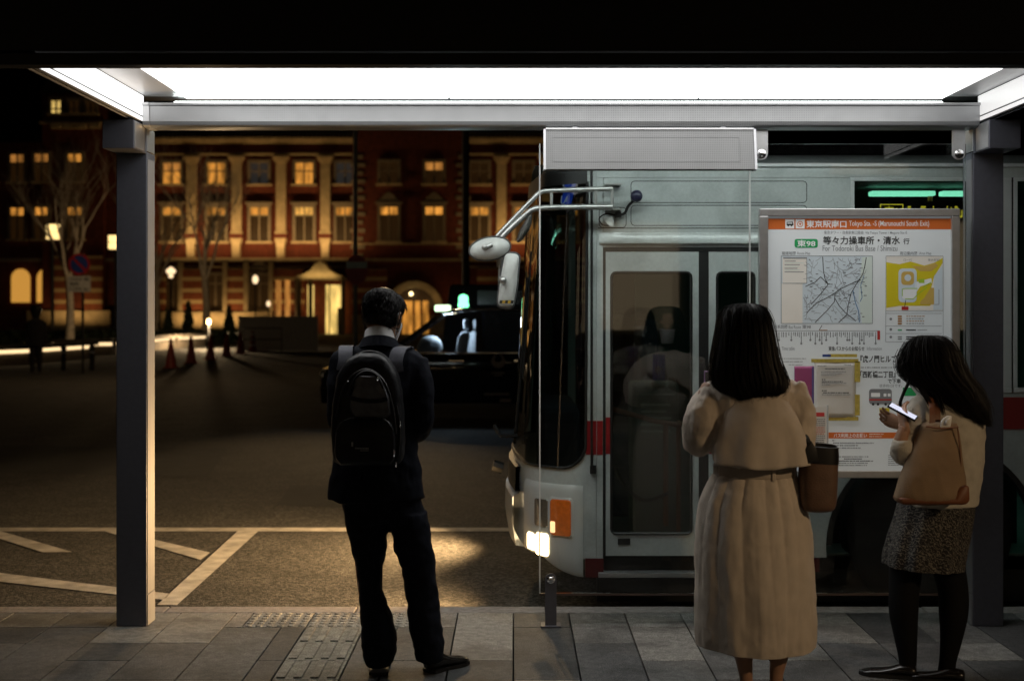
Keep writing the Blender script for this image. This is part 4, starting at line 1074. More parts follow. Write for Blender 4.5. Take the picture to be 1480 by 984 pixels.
# floodlights hidden on the ledges and at the foot of the wall
def area(name, loc, sx, sy, watts, rot, col=(1.,.60,.22)):
    ld = bpy.data.lights.new(name, 'AREA'); ld.shape = 'RECTANGLE'; ld.size = sx; ld.size_y = sy; ld.energy = watts*FLOOD; ld.color = col
    o = bpy.data.objects.new(name, ld); COL.objects.link(o); o.location = loc; o.rotation_euler = rot; return o
area('ledge_floodlight', (fx(372), YF-2.3, fz(364)), fx(505)-fx(240), .25, 2300, (R(158),0,0))
area('ledge_floodlight', (fx(745), YF-2.3, fz(364)), 5, .25, 800, (R(158),0,0))
area('foot_floodlight', (fx(312), YF-1.5, fz(468)), fx(365)-fx(258), .25, 420, (R(155),0,0))
area('porch_light', (fx(471), YF-3.6, fz(402)), 2.6, .3, 65, (R(150),0,0), (1.,.66,.24))
area('foot_floodlight', (fx(430), YF-1.6, fz(455)), 4.5, .3, 110, (R(150),0,0))
area('foot_floodlight', (fx(640), YF-1.9, fz(440)), 7, .3, 60, (R(150),0,0))
# left wing with its corner tower
lw = thing('station_wing', 'dark brick station wing with a corner tower and two glowing arches', 'station building', (fx(60), 106, RD))
YF2 = YF
mb = MB(); mb.box(fx(-260), fx(178), YF+.5, YF+13, RD, fz(205)); mb.build('wall', bk, lw)
mb = MB(); mb.box(fx(60), fx(150), YF+.1, YF+8, RD, fz(135)); mb.build('tower', bk, lw)
mb = MB(); mb.prism([(YF+.2, fz(205)), (YF+13, fz(205)), (YF+9, fz(150)), (YF+4, fz(150))], 'yz', fx(-260), fx(58)); mb.prism([(fx(56), fz(135)), (fx(154), fz(135)), (fx(128), fz(95)), (fx(82), fz(95))], 'xz', YF, YF+8); mb.build('roof', slate, lw)
for px, a, b in ((22,'soft','dim'), (60,'soft','dim'), (108,'lit','dim'), (-20,'dim','dim')):
    yy = YF+.1 if 60 <= px < 150 else YF+.5
    window(lw, fx(px), fz(262), fz(223), 1.0, (a, b), y=yy, crest=None); window(lw, fx(px), fz(345), fz(300), 1.0, ('lit' if px > 0 else 'dim', 'dim'), y=yy, crest=None)
for px, e in ((81,'yellow'), (107,'dim'), (131,'dim')): window(lw, fx(px), fz(164), fz(146), .7, (e, e), y=YF+.1, crest=None)
mb = MB()
for px in (82,101,118,138): mb.box(fx(px)-.4, fx(px)+.4, YF-.3, YF+.12, fz(186), fz(179))
mb.box(fx(58), fx(152), YF-.2, YF+.12, fz(179), fz(176)); mb.build('corbel', cream, lw)
mb = MB()
for a in (27, 64):
    cx, cz = fx(a), fz(402); r0 = .72
    mb.prism([(cx-r0, fz(437)), (cx+r0, fz(437))] + [(cx + r0*math.cos(PI*i/14), cz + r0*math.sin(PI*i/14)) for i in range(15)], 'xz', YF+.38, YF+.44)
mb.build('lit_arch', M('arch_glow', (.3,.18,.06), emit=(1.,.47,.08), es=.55), lw)
mb = MB()
for a, b in ((78,96),(122,148)):
    mb = MB(); mb.box(fx(a), fx(b), YF-.12, YF+.45, fz(455), fz(370)); mb.build('banded_pier', band, lw)
mb = MB(); mb.box(fx(40), fx(160), YF-.2, YF+.45, RD, fz(449)); mb.build('plinth', cream, lw)
area('foot_floodlight', (fx(112), YF-1.3, fz(462)), 3.6, .25, 150, (R(155),0,0))
mb = MB(); mb.box(fx(-260), fx(178), YF+.2, YF+.52, fz(378), fz(373)); mb.build('string_course', grey_and_dimmed, lw)

# light strips under the benches round the planted islands
stripm = E('bench_light', (1.,.70,.36), 1.5)
def bench(px0, px1, py0, py1, label):
    z = .28
    a = G(px0, py0, z); b = G(px1, py1, z)
    d = (b-a); L = d.length; n = Vector((-d.y, d.x, 0)).normalized()
    c = (a+b)/2
    r = thing('light_bench', label, 'bench', (c.x, c.y, RD), 'low benches with light strips along the planted islands')
    mb = MB()
    def bar(o0, o1, z0, z1, t0=0., t1=1.):
        p = [a + d*t0 + n*o0, a + d*t1 + n*o0, a + d*t1 + n*o1, a + d*t0 + n*o1]
        mb.loft([[Vector((q.x,q.y,z0)) for q in p], [Vector((q.x,q.y,z1)) for q in p]])
    bar(-.35, .3, .36, .48); mb.build('seat_slab', grey_and_dimmed, r)
    mb = MB(); bar(-.02, .0, .235, .345, .01, .99); mb.build('light_strip', stripm, r)
    mb = MB(); bar(.02, .4, RD, .355); mb.build('base', grey_and_dimmed, r)
bench(-20, 42, 510, 507.5, 'leftmost glowing low bench at the edge of the square')
bench(44, 129, 507, 501.5, 'glowing low bench just left of the standing dark figure')
bench(74, 163, 498, 497.5, 'glowing low bench behind the round no parking sign')
bench(168, 254, 497.2, 489.6, 'glowing low bench directly right of the left shelter post')
bench(257, 297, 489.6, 487.2, 'short glowing low bench in front of the bare tree trunk')
bench(303, 344, 481.6, 481.4, 'short glowing low bench beside the grey hoarding')
# planted islands behind the benches
leafm = M('evergreen_leaf', (.03,.045,.02), rough=.6, var=.4)
def hedge(name, x0, x1, y0, y1, z1, label, nleaf, seed):
    rnd = random.Random(seed); mb = MB()
    for _ in range(nleaf):
        x, y = rnd.uniform(x0, x1), rnd.uniform(y0, y1); top = z1*(.75+.25*noise.noise(Vector((x*.6, y*.6, seed)))); z = RD + (top-RD)*rnd.random()**.6
        a = rnd.uniform(0, 2*PI); s = rnd.uniform(.07,.16); t = rnd.uniform(-.8,.8)
        u = Vector((math.cos(a), math.sin(a), t))*s; v = Vector((-math.sin(a), math.cos(a), rnd.uniform(-.6,.6)))*s*.6
        c = Vector((x,y,z)); mb.face([c-u, c+v, c+u, c-v])
    o = mb.build(name, leafm, fix=False); tag(o, label, 'hedge'); return o
hedge('hedge', -29, -14.2, 66, 70, .75, 'low dark clipped hedge behind the light benches', 5200, 3)
for i, (px, h) in enumerate(((272,1.7),(331,1.5),(243,1.3))):
    rnd = random.Random(i); mb = MB(); X = (px-742)*72/F
    for _ in range(900):
        t = rnd.random(); r = .42*(1-t)**.8*(.6+.4*rnd.random()); a = rnd.uniform(0,2*PI); c = Vector((X + r*math.cos(a), 72 + r*math.sin(a), RD + .1 + h*1.25*t)); s = .1
        u = Vector((rnd.uniform(-1,1),rnd.uniform(-1,1),rnd.uniform(-1,1)))*s; v = Vector((rnd.uniform(-1,1),rnd.uniform(-1,1),rnd.uniform(-1,1)))*s
        mb.face([c-u, c+v, c+u, c-v])
    shp = thing('conical_shrub', ['small dark cone shaped shrub left of the pale bare tree trunk','small dark cone shaped shrub right of the pale bare tree trunk','lowest dark cone shaped shrub beside the left shelter post'][i], 'shrub', (X,72,RD), 'clipped cone shrubs')
    mb.build('foliage', leafm, shp, fix=False); mb = MB(); mb.tube([(X,72,RD),(X,72,RD+.5)], .04); mb.build('stem', bk, shp)
# bare winter trees
barkm = M('pale_bark', (.48,.40,.30), rough=.85, var=.3, scale=6, bump=.4, bscale=30)
def bare_tree(px, Y, h, seed, label):
    rnd = random.Random(seed); X = (px-742)*Y/F
    r = thing('bare_tree', label, 'tree', (X, Y, RD), 'leafless street trees in front of the station')
    mb = MB(); tips = []
    mb.tube([(X,Y,RD),(X+.05,Y,RD+h*.18),(X-.04,Y,RD+h*.32)], [.22*h/9,.16*h/9,.15*h/9], n=9, smooth=3); mb.build('trunk', barkm, r, smooth=True)
    cr = MB()
    def grow(p, d, L, rad, lev):
        pts = [p]; q = p.copy(); dd = d.copy()
        for k in range(4):
            dd = (dd + Vector((rnd.uniform(-.14,.14), rnd.uniform(-.14,.14), .06))).normalized(); q = q + dd*L/4; pts.append(q.copy())
        cr.tube(pts, [rad, rad*.88, rad*.76, rad*.64, rad*.5], n=5 if lev < 2 else 3)
        if lev < 4:
            for k in range(3 if lev < 3 else 3):
                a = rnd.uniform(0, 2*PI); sp = rnd.uniform(.32,.7)
                nd = (dd*1. + Vector((math.cos(a)*sp, math.sin(a)*sp, .12))).normalized()
                grow(pts[rnd.choice((2,3,4))], nd, L*rnd.uniform(.6,.82), rad*.5, lev+1)
    base = Vector((X-.04, Y, RD+h*.31))
    for k in range(5):
        a = 2*PI*k/5 + rnd.uniform(-.4,.4); grow(base, Vector((math.cos(a)*.42, math.sin(a)*.42, 1)).normalized(), h*.27, .085*h/9, 0)
    cr.build('crown', barkm, r, smooth=True)
bare_tree(297, 70, 10.5, 3, 'bare tree with a pale trunk right of the left shelter post')
bare_tree(100, 66, 10.5, 9, 'bare tree rising behind the round no parking sign')
bare_tree(226, 74, 9.5, 21, 'bare tree half hidden behind the left shelter post')
# lamps on the square
lampg = E('lantern_glow', (1.,.68,.26), 1.7)
iron = M('black_iron', (.012,.012,.012), rough=.5)
def lantern(px, py, Y, label, n=2, sx=.42):
    p = Wp(px, py, Y); r = thing('street_lamp', label, 'street lamp', (p.x, Y, RD), 'lamps standing on the square')
    mb = MB(); mb.tube([(p.x,Y,RD),(p.x,Y,p.z-.55)], .09, n=8); mb.build('pole', iron, r)
    mb = MB()
    for i in range(n):
        for k in range(2):
            for dy in (0, .3): mb.box(p.x + (i-(n-1)/2)*sx - sx*.42, p.x + (i-(n-1)/2)*sx + sx*.42, Y-.2+dy, Y+.06+dy, p.z-.40+k*.42, p.z-.03+k*.42)
    mb.build('lantern', lampg, r)
    mb = MB(); mb.box(p.x-n*sx/2-.05, p.x+n*sx/2+.05, Y-.3, Y+.45, p.z+.40, p.z+.48); mb.box(p.x-n*sx/2-.05, p.x+n*sx/2+.05, Y-.3, Y+.45, p.z-.58, p.z-.52); mb.build('lantern_cap', iron, r)
lantern(76, 335, 72, 'tall lamp with a bright square lantern at the far left of the square', 2, .30)
lantern(167, 350, 78, 'lamp with a narrow square lantern peeping past the left shelter post', 2, .4)
def globe(px, py, Y, rad, label):
    p = Wp(px, py, Y); r = thing('street_lamp', label, 'street lamp', (p.x, Y, RD), 'lamps standing on the square')
    mb = MB(); mb.tube([(p.x,Y,RD),(p.x,Y,p.z-rad)], .07, n=8); mb.build('pole', iron, r)
    mb = MB()
    for dx, dz, k in ((-.5*rad*1.6,0,.8),(.5*rad*1.6,0,.8),(0,.5*rad,.9),(0,-1.5*rad,.8)): mb.sphere((p.x+dx, Y, p.z+dz), rad*k, 12, 8)
    mb.build('globe', E('globe_glow', (1.,.70,.40), 1.5), r, smooth=True)
globe(247, 392, 86, .2, 'lamp with a cluster of glowing globes right of the left shelter post')
sq = thing('street_lamp', 'added unseen lamp behind the left shelter post, lighting the cones and hoarding', 'street lamp', ((196-742)*32/F, 32, RD), 'lamps standing on the square')  # added out of sight to brighten the cones, sign and hoarding
mb = MB(); qx = (196-742)*32/F; mb.tube([(qx,32,RD),(qx,32,4.5)], .07, n=8); mb.build('pole', iron, sq)
mb = MB(); mb.box(qx-.25, qx+.25, 31.8, 32.2, 4.5, 4.6); mb.build('lamp_head', iron, sq)
ld = bpy.data.lights.new('added_square_lamp', 'POINT'); ld.energy = 260; ld.color = (1.,.66,.34); ld.shadow_soft_size = .15; lo = bpy.data.objects.new('added_square_lamp', ld); COL.objects.link(lo); lo.location = (qx, 32, 4.35)
def small_globe(px, py, Y, rad, label):
    p = Wp(px, py, Y); r = thing('street_lamp', label, 'street lamp', (p.x, Y, RD), 'lamps standing on the square')
    mb = MB(); mb.tube([(p.x,Y,RD),(p.x,Y,p.z)], .05, n=8); mb.build('pole', iron, r)
    mb = MB(); mb.sphere((p.x, Y, p.z), (rad*.8,rad*.8,rad*1.2), 12, 8); mb.build('globe', E('globe_glow', (1.,.70,.40), 1.5), r, smooth=True)
small_globe(369, 404, 86, .24, 'single globe lamp above the left end of the grey hoarding')
small_globe(388, 439, 86, .16, 'small drop shaped lamp above the middle of the grey hoarding')
small_globe(302, 465, 60, .13, 'low path light at the foot of the pale bare tree')
ld = bpy.data.lights.new('path_light', 'POINT'); ld.energy = 800; ld.color = (1.,.7,.38); ld.shadow_soft_size = .15; lo = bpy.data.objects.new('path_light', ld); COL.objects.link(lo); lo.location = Wp(300,466,59.6)
# traffic cones
conem = M('cone_orange', (.26,.03,.015), rough=.5, var=.1); conew = M('cone_white', (.6,.6,.58), rough=.5)
def cone(stripes):
    r = thing('traffic_cone', '', 'traffic cone', (0,0,0), 'traffic cones along the edge of the square')
    mb = MB(); mb.lathe([(.18,.03),(.17,.06),(.045,.86),(.03,.88),(.005,.88)], (0,0,0), n=20); b = mb.build('body', conem, r, smooth=45)
    mb = MB(); mb.box(-.21,.21,-.21,.21,0.002,.035, bev=.015); mb.build('base', conem, r)
    if stripes:
        mb = MB()
        for z in (.22,.46,.68):
            ra = .17 - .125*(z-.06)/.8; rb = .17 - .125*(z+.1-.06)/.8
            mb.lathe([(ra+.003,z),(rb+.003,z+.1)], (0,0,0), n=20)
        mb.build('white_band', conew, b)
    return r
c0 = cone(False); c1 = cone(True)
spots = [(247,532),(276,525),(304,520),(327.5,515),(347.5,511.5),(382.5,507.5)]
labs = ['nearest and largest orange traffic cone beside the left shelter post', 'second orange traffic cone from the left shelter post', 'third orange traffic cone, under the short light bench', 'fourth orange traffic cone, just left of the barrier frame', 'orange traffic cone at the left leg of the barrier frame', 'small orange traffic cone in front of the barrier frame, right of the striped one']
for i, (px, py) in enumerate(spots):
    p = G(px, py, RD)
    if i == 0: c0.location = p; c0['label'] = labs[0]
    else: copy_tree(c0, p, labs[i])
c1.location = G(365, 508, RD); c1['label'] = 'orange traffic cone with white bands in front of the grey hoarding'
# hoarding and barrier frame
pa = G(345, 507, RD); 
ho = thing('hoarding', 'plain grey temporary hoarding panel standing on the square', 'hoarding', ((345+458)/2*0 + (401-742)*56/F, 56, RD))
mb = MB(); mb.box((345-742)*56/F, (458-742)*56/F, 56, 56.06, RD+.02, 1.34); mb.build('panel', M('hoarding_grey', (.55,.54,.51), rough=.6, var=.08), ho)
mb = MB()
for px in (345, 383, 420, 458): mb.box((px-742)*56/F-.03, (px-742)*56/F+.03, 56.065, 56.12, RD, 1.37)
mb.build('post', steel, ho)
ba = thing('barrier_frame', 'dark tubular barrier frame in front of the grey hoarding', 'barrier', ((379-742)*54/F, 54, RD))
mb = MB(); a, b = (352-742)*54/F, (407-742)*54/F
mb.tube([(a,54,RD),(a,54,.86),(b,54,.86),(b,54,RD)], .03, n=8); mb.tube([(a,54,.4),(b,54,.4)], .025, n=8); mb.build('frame', iron, ba)
# sign posts
def disc(mb, c, r, y, mi=0, n=28): mb.lathe([(.001,0),(r,0),(r,.01),(.001,.01)], (c[0], y, c[1]), n=n, axis='y', mi=mi)
red_s = M('sign_red', (.38,.015,.02), rough=.4); blue_s = M('sign_blue', (.02,.05,.26), rough=.4); white_s = M('sign_white', (.6,.6,.58), rough=.45); black_s = M('sign_black', (.02,.02,.02))
p = Wp(114.5, 382, 36); np_ = thing('no_parking_sign', 'round red and blue no parking sign above a small white plate on a dark pole', 'road sign', (p.x, 36, RD))
mb = MB(); mb.tube([(p.x+.09,36.03,RD),(p.x+.09,36.03,p.z+.3)], .035, n=8); mb.build('pole', iron, np_)
mb = MB(); disc(mb, (p.x,p.z), .30, 36, 0); disc(mb, (p.x,p.z), .235, 35.996, 1); 
mb.loft([[(p.x-.19,35.993,p.z+.14),(p.x-.14,35.993,p.z+.19),(p.x+.19,35.993,p.z-.14),(p.x+.14,35.993,p.z-.19)], [(p.x-.19,35.997,p.z+.14),(p.x-.14,35.997,p.z+.19),(p.x+.19,35.997,p.z-.14),(p.x+.14,35.997,p.z-.19)]], mi=0); mb.build('disc', [red_s, blue_s], np_)
mb = MB(); a, b = Wp(98,399,36), Wp(131,422,36); mb.box(a.x, b.x, 35.99, 36.0, b.z, a.z); pl = mb.build('plate', white_s, np_)
mb = MB()
fn = lambda u, v: ((u-742)*35.985/F, 35.985, CAMH-(v-450)*35.985/F)
put_text(mb, 'バスのりば・降車', fn, 101, 128.5, 406, 401, .02); put_text(mb, '場を除く', fn, 101, 115, 413, 408, .02); put_text(mb, 'ここから  20m', fn, 101, 128.5, 420, 415, .02); mb.build('lettering', black_s, pl)
p = Wp(515.5, 390, 25); ne = thing('no_entry_sign', 'round red no entry sign with a bar on a slim grey pole behind the man', 'road sign', (p.x, 25, RD))
mb = MB(); mb.tube([(p.x-.03,25.04,RD),(p.x-.03,25.04,5.6)], .04, n=10); mb.build('pole', M('galvanised', (.22,.21,.2), rough=.5, metal=.5), ne)
mb = MB()
mb.lathe([(.001,0),(.215,0),(.215,.01),(.001,.01)], (p.x,25,p.z), n=28, axis='y')
for v in mb.bm.verts: v.co.z = p.z + (v.co.z-p.z)*1.36
mb.build('disc', red_s, ne)
mb = MB(); mb.box(p.x-.20, p.x+.20, 24.99, 24.999, p.z+.03, p.z+.15); mb.build('bar', M('sign_bar', (.6,.62,.58), rough=.4), ne)
p = Wp(673, 300, 30); tl = thing('traffic_light', 'thick black pole with a green traffic light high behind the parked taxi', 'traffic light', (p.x, 30, RD))
mb = MB(); mb.tube([(p.x,30,RD),(p.x,30,6.4)], .085, n=12); mb.build('pole', iron, tl, smooth=True)
g_ = Wp(667, 186, 30); mb = MB(); mb.box(g_.x-.5, g_.x+.5, 29.75, 29.95, g_.z-.02, g_.z+.38, bev=.05); hs = mb.build('housing', iron, tl)
mb = MB(); mb.lathe([(.001,-.02),(.1,-.02),(.13,0)], (g_.x, 29.745, g_.z+.17), axis='y'); mb.build('green_lens', E('signal_green', (.1,1.,.3), 1.6), hs)
mb = MB(); mb.tube([(p.x,30,6.25),(p.x-.5,29.7,6.45),(p.x-1.,29.4,6.5)], .04, n=8); mb.box(p.x-1.5, p.x-.95, 29.2, 29.55, 6.44, 6.54, bev=.03); mb.build('luminaire', iron, tl)
ld = bpy.data.lights.new('road_lamp', 'SPOT'); ld.energy = ROAD_W; ld.color = (1.,.66,.32); ld.spot_size = R(27); ld.spot_blend = 1.; ld.shadow_soft_size = .18
lo = bpy.data.objects.new('road_lamp', ld); COL.objects.link(lo); lo.location = (p.x-1.2, 29.3, 6.38); lo.rotation_euler = (Vector((-2.6, 10.5, -.15)) - lo.location).to_track_quat('-Z','Y').to_euler()
# posts and a figure at the far left
for i, px in enumerate((92, 133)):
    q_ = G(px, 535, RD); r = thing('bollard', ['dark bollard left of the no parking pole', 'dark bollard right of the no parking pole'][i], 'bollard', q_, 'dark bollards by the no parking sign')
    mb = MB(); mb.lathe([(.07,0),(.07,.60),(.085,.62),(.085,.68),(.05,.74),(.005,.75)], q_, n=16); mb.build('post', iron, r, smooth=45)
    mb = MB(); mb.lathe([(.072,.5),(.072,.54)], q_, n=16); mb.build('band', steel, r)

# ------------------------------------------------------------------ taxi
TY = 20.0
def tX(px): return (px - 742) * TY / F
def tZ(py): return CAMH - (py - 450) * TY / F
tx = thing('taxi', 'tall black taxi with white seat covers and a green roof lamp waiting across the road', 'taxi', (tX(665), TY+.85, RD))
tp = M('taxi_black_paint', (.006,.006,.009), rough=.12, coat=1., var=.02)
X0 = tX(462); 
zz = lambda h: RD + h
low = [(X0+.02,.30),(X0,.55),(X0+.06,.78),(X0+.25,.90),(X0+1.02,1.02),(X0+1.15,1.06),(X0+4.2,1.10),(X0+4.35,.95),(X0+4.40,.5),(X0+4.36,.28)]
mb = MB()
def arch(cx, r=.36): return [(cx + r*math.cos(a), .30 + r*math.sin(a)) for a in [PI*i/12 for i in range(13)]]
pts = low + arch(X0+3.55) + arch(X0+.80)
pts = [(x, zz(z)) for x, z in pts]
mb.prism(pts, 'xz', TY, TY+1.69, bev=.025); body = mb.build('body', tp, tx, smooth=35)
gh = [(X0+1.02,1.05),(X0+1.85,1.66),(X0+2.2,1.74),(X0+3.7,1.74),(X0+4.1,1.62),(X0+4.3,1.10)]
mb = MB()
for a, b, wd in ((0,1,.05),(4,5,.07)):
    for y in (TY+.05, TY+1.58):
        (xa,za),(xb,zb_) = gh[a], gh[b]; mb.prism([(xa-wd,zz(za)),(xa+wd,zz(za)),(xb+wd,zz(zb_)),(xb-wd,zz(zb_))], 'xz', y, y+.06)
for px in (X0+2.42, X0+3.25):
    for y in (TY+.04, TY+1.59): mb.box(px-.05, px+.05, y, y+.06, zz(1.08), zz(1.68))
mb.build('pillar', tp, tx)
mb = MB(); mb.prism([(X0+1.80,zz(1.64)),(X0+2.2,zz(1.70)),(X0+3.7,zz(1.70)),(X0+4.1,zz(1.60)),(X0+4.1,zz(1.65)),(X0+3.7,zz(1.76)),(X0+2.2,zz(1.76)),(X0+1.85,zz(1.69))], 'xz', TY+.06, TY+1.63, bev=.02); mb.build('roof', tp, tx, smooth=35)
tgl = glass('taxi_glass', (.75,.8,.82), ior=1.4)
for a, b in ((X0+1.16,X0+2.37),(X0+2.47,X0+3.20),(X0+3.30,X0+4.14)):
    mb = MB(); z1 = 1.66; t = .62 if a < X0+1.5 else 0
    mb.face([(a,TY+.06,zz(1.08)),(b,TY+.06,zz(1.08)),(b - (.1 if b > X0+4 else 0),TY+.06,zz(z1)),(a+t,TY+.06,zz(z1))]); mb.build('side_window', tgl, tx)
mb = MB(); mb.face([(X0+1.05,TY+.12,zz(1.07)),(X0+1.05,TY+1.57,zz(1.07)),(X0+1.86,TY+1.5,zz(1.65)),(X0+1.86,TY+.19,zz(1.65))]); mb.build('windscreen', tgl, tx)
for cx in (X0+.80, X0+3.55):
    mb = MB(); mb.lathe([(.20,0),(.28,-.01),(.32,.02),(.325,.1),(.32,.18),(.2,.2)], (cx, TY+.02, zz(.325)), n=28, axis='y'); wh = mb.build('wheel', blackm, tx, smooth=True)
    mb = MB(); mb.lathe([(.01,.0),(.06,-.005),(.19,.02),(.21,.0),(.21,.1)], (cx, TY+.025, zz(.325)), n=28, axis='y'); mb.build('rim', steel, wh, smooth=True)
seatm = M('white_seat_cover', (.62,.68,.74), rough=.7, var=.1, scale=12, bump=.2, bscale=20)
def seat(x, y, name='seat'):
    mb = MB(); mb.box(x-.25, x+.28, y, y+.46, zz(.72), zz(.90), bev=.05); mb.prism([(x+.18,zz(.88)),(x+.34,zz(.88)),(x+.42,zz(1.36)),(x+.32,zz(1.40)),(x+.24,zz(1.32))], 'xz', y, y+.46, bev=.04); s = mb.build(name, seatm, tx, smooth=35)
    mb = MB(); mb.box(x+.32, x+.42, y+.10, y+.36, zz(1.41), zz(1.58), bev=.04); mb.build('headrest', seatm, s, smooth=35)
seat(tX(638), TY+.25); seat(tX(650), TY+.98); seat(tX(737), TY+.3)
mb = MB(); mb.tube([(tX(604),TY+.4,zz(1.02)),(tX(615),TY+.42,zz(1.14)),(tX(625),TY+.42,zz(1.16)),(tX(633),TY+.4,zz(1.08))], [.08,.16,.15,.06], n=12, smooth=4); mb.build('dashboard', seatm, tx, smooth=True)
li = bpy.data.lights.new('cabin_lamp', 'POINT'); li.energy = 24.; li.color = (.72,.86,1.); li.shadow_soft_size = .08
lo = bpy.data.objects.new('cabin_lamp', li); COL.objects.link(lo); lo.location = (X0+1.95, TY+.5, zz(1.60))
mb = MB(); mb.box(X0+1.9, X0+2.05, TY+.45, TY+.62, zz(1.665), zz(1.685)); mb.build('cabin_lamp', E('cabin_glow', (1.,.9,.6), 1.5), tx)
mb = MB(); mb.lathe([(.07,0),(.085,.02),(.085,.05),(.07,.10),(.078,.14),(.06,.19),(.005,.21)], (tX(667), TY+.75, zz(1.76)), n=20); mb.build('roof_lamp', E('taxi_roof_glow', (.18,1.,.42), 3.4), tx, smooth=True)
mb = MB(); mb.box(tX(625), tX(648), TY+.55, TY+.75, zz(1.70), zz(1.80), bev=.02); mb.build('roof_sign', E('roof_sign_glow', (.72,1.,.62), 2.2), tx)
mb = MB()
for z in (.62, .70, .78): mb.box(X0-.012, X0+.05, TY+.35, TY+1.35, zz(z), zz(z+.035), bev=.005)
mb.build('grille', chrome, tx)
for y in (TY+.06, TY+1.38):
    mb = MB(); mb.box(X0-.01, X0+.22, y, y+.26, zz(.62), zz(.80), bev=.04); mb.build('headlamp', lens, tx, smooth=35)
mb = MB()
for x in (X0+1.6, X0+2.6): mb.box(x+.35, x+.6, TY-.025, TY+.0, zz(.93), zz(.97), bev=.008)
mb.box(X0+1.25, X0+4.1, TY-.006, TY+.0, zz(1.06), zz(1.075)); mb.build('chrome_trim', chrome, tx)
mb = MB()
for x in (X0+1.2, X0+2.44, X0+3.3): mb.box(x, x+.008, TY-.003, TY+.001, zz(.34), zz(1.05))
mb.build('door_seams', blackm, tx)
em = Wp(720, 522, TY-.006); emm = M('emblem_beige', (.42,.34,.28), rough=.5)
mb = MB()
n_ = 28; outer = [(em.x + .105*math.cos(R(60+i*360/n_*.835-0)) , em.z + .105*math.sin(R(60 + i*300/n_))) for i in range(1)]
rO, rI = .105, .055
pt = [(em.x + rO*math.sin(R(25+310*i/30)), em.z + rO*math.cos(R(25+310*i/30))) for i in range(31)]
pi_ = [(em.x + rI*math.sin(R(335-310*i/30)), em.z+.035 + rI*math.cos(R(335-310*i/30))) for i in range(31)]
mb.prism(pt + pi_, 'xz', TY-.006, TY-.003); mb.box(em.x-.10, em.x+.10, TY-.006, TY-.003, em.z-.19, em.z-.165); mb.box(em.x-.06, em.x+.06, TY-.006, TY-.003, em.z-.225, em.z-.205)
mb.build('door_emblem', emm, tx)
mb = MB(); mb.box(tX(700), tX(737), TY-.005, TY-.002, tZ(571), tZ(568)); mb.box(tX(722), tX(739), TY-.005, TY-.002, tZ(581), tZ(576)); mb.build('door_print', emm, tx)
mb = MB(); mb.box(tX(556), tX(566), TY-.14, TY-.02, zz(1.1), zz(1.24), bev=.03); mb.build('door_mirror', tp, tx)
# a second dark van further back
vx = lambda px: (px-742)*27/F
vn = thing('parked_van', 'dark boxy van parked beyond the taxi', 'van', (vx(705), 27.8, RD))
mb = MB(); vz = lambda py: CAMH-(py-450)*27/F
mb.prism([(vx(632),RD+.35),(vx(632),RD+1.0),(vx(640),RD+1.2),(vx(650),vz(413)),(vx(655),vz(411)),(vx(820),vz(411)),(vx(822),RD+.35)], 'xz', 27, 28.7, bev=.03); mb.build('body', M('van_black', (.008,.008,.009), rough=.6), vn)
mb = MB(); mb.box(vx(690), vx(735), 26.995, 26.999, vz(440), vz(420)); mb.box(vx(745), vx(800), 26.995, 26.999, vz(440), vz(420)); mb.build('side_window', M('dark_window', (.01,.01,.012), rough=.2), vn)
for px in (655, 800):
    mb = MB(); mb.lathe([(.01,0),(.32,0),(.33,.1),(.33,.2),(.01,.22)], (vx(px), 26.98, RD+.335), n=24, axis='y'); mb.build('wheel', blackm, vn)

# ------------------------------------------------------------------ behind the viewer: lit office front and a street lamp
ob = thing('office_building', 'pale office building with lit windows behind the bus stop', 'office building', (3, -26, 0))
mb = MB(); mb.box(-30, 34, -32, -26, -.05, 24); mb.build('wall', M('office_stone', (.28,.25,.21), rough=.8), ob)
ofw = E('office_glow', (1.,.74,.46), .6); ofd = M('office_dark_glass', (.02,.02,.025), rough=.1)
rnd = random.Random(4)
for k in range(2):
    for i in range(18):
        x = -28 + i*3.4; z = 1.0 + k*4.6
        litw = rnd.random() < .38
        mb = MB(); mb.box(x, x+2.3, -25.98, -25.9, z, z+3.2); mb.build('window', ofw if litw else ofd, ob)
sl = thing('street_lamp', 'warm street lamp on the pavement behind the bus stop', 'street lamp', (5.2, 1.0, 0))
mb = MB(); mb.tube([(5.2,1.0,0),(5.2,1.0,3.1)], .06, n=10); mb.tube([(5.2,1.0,3.1),(5.1,1.03,3.2),(4.9,1.1,3.22)], .04, n=8); mb.build('pole', iron, sl)
mb = MB(); mb.box(4.65, 5.0, .95, 1.25, 3.16, 3.24, bev=.02); mb.build('lamp_head', iron, sl)
LAMP_W = 260
ld = bpy.data.lights.new('street_lamp_beam', 'SPOT'); ld.energy = LAMP_W; ld.color = (1.,.70,.40); ld.spot_size = R(24); ld.spot_blend = .8; ld.shadow_soft_size = .08
lo = bpy.data.objects.new('street_lamp_beam', ld); COL.objects.link(lo); lo.location = (4.82,1.1,3.1)
lo.rotation_euler = (Vector((1.55,5.3,.8)) - lo.location).to_track_quat('-Z','Y').to_euler()
# ------------------------------------------------------------------ people
skin = M('skin', (.42,.235,.15), rough=.5, var=.08, scale=20)
hairm = M('black_hair', (.008,.0065,.006), rough=.42, var=.3, scale=30, spec=.18)
maskm = M('mask_white', (.66,.69,.70), rough=.7)
eyew = M('eye_white', (.6,.6,.58), rough=.25); eyed = M('eye_dark', (.015,.01,.008), rough=.2)

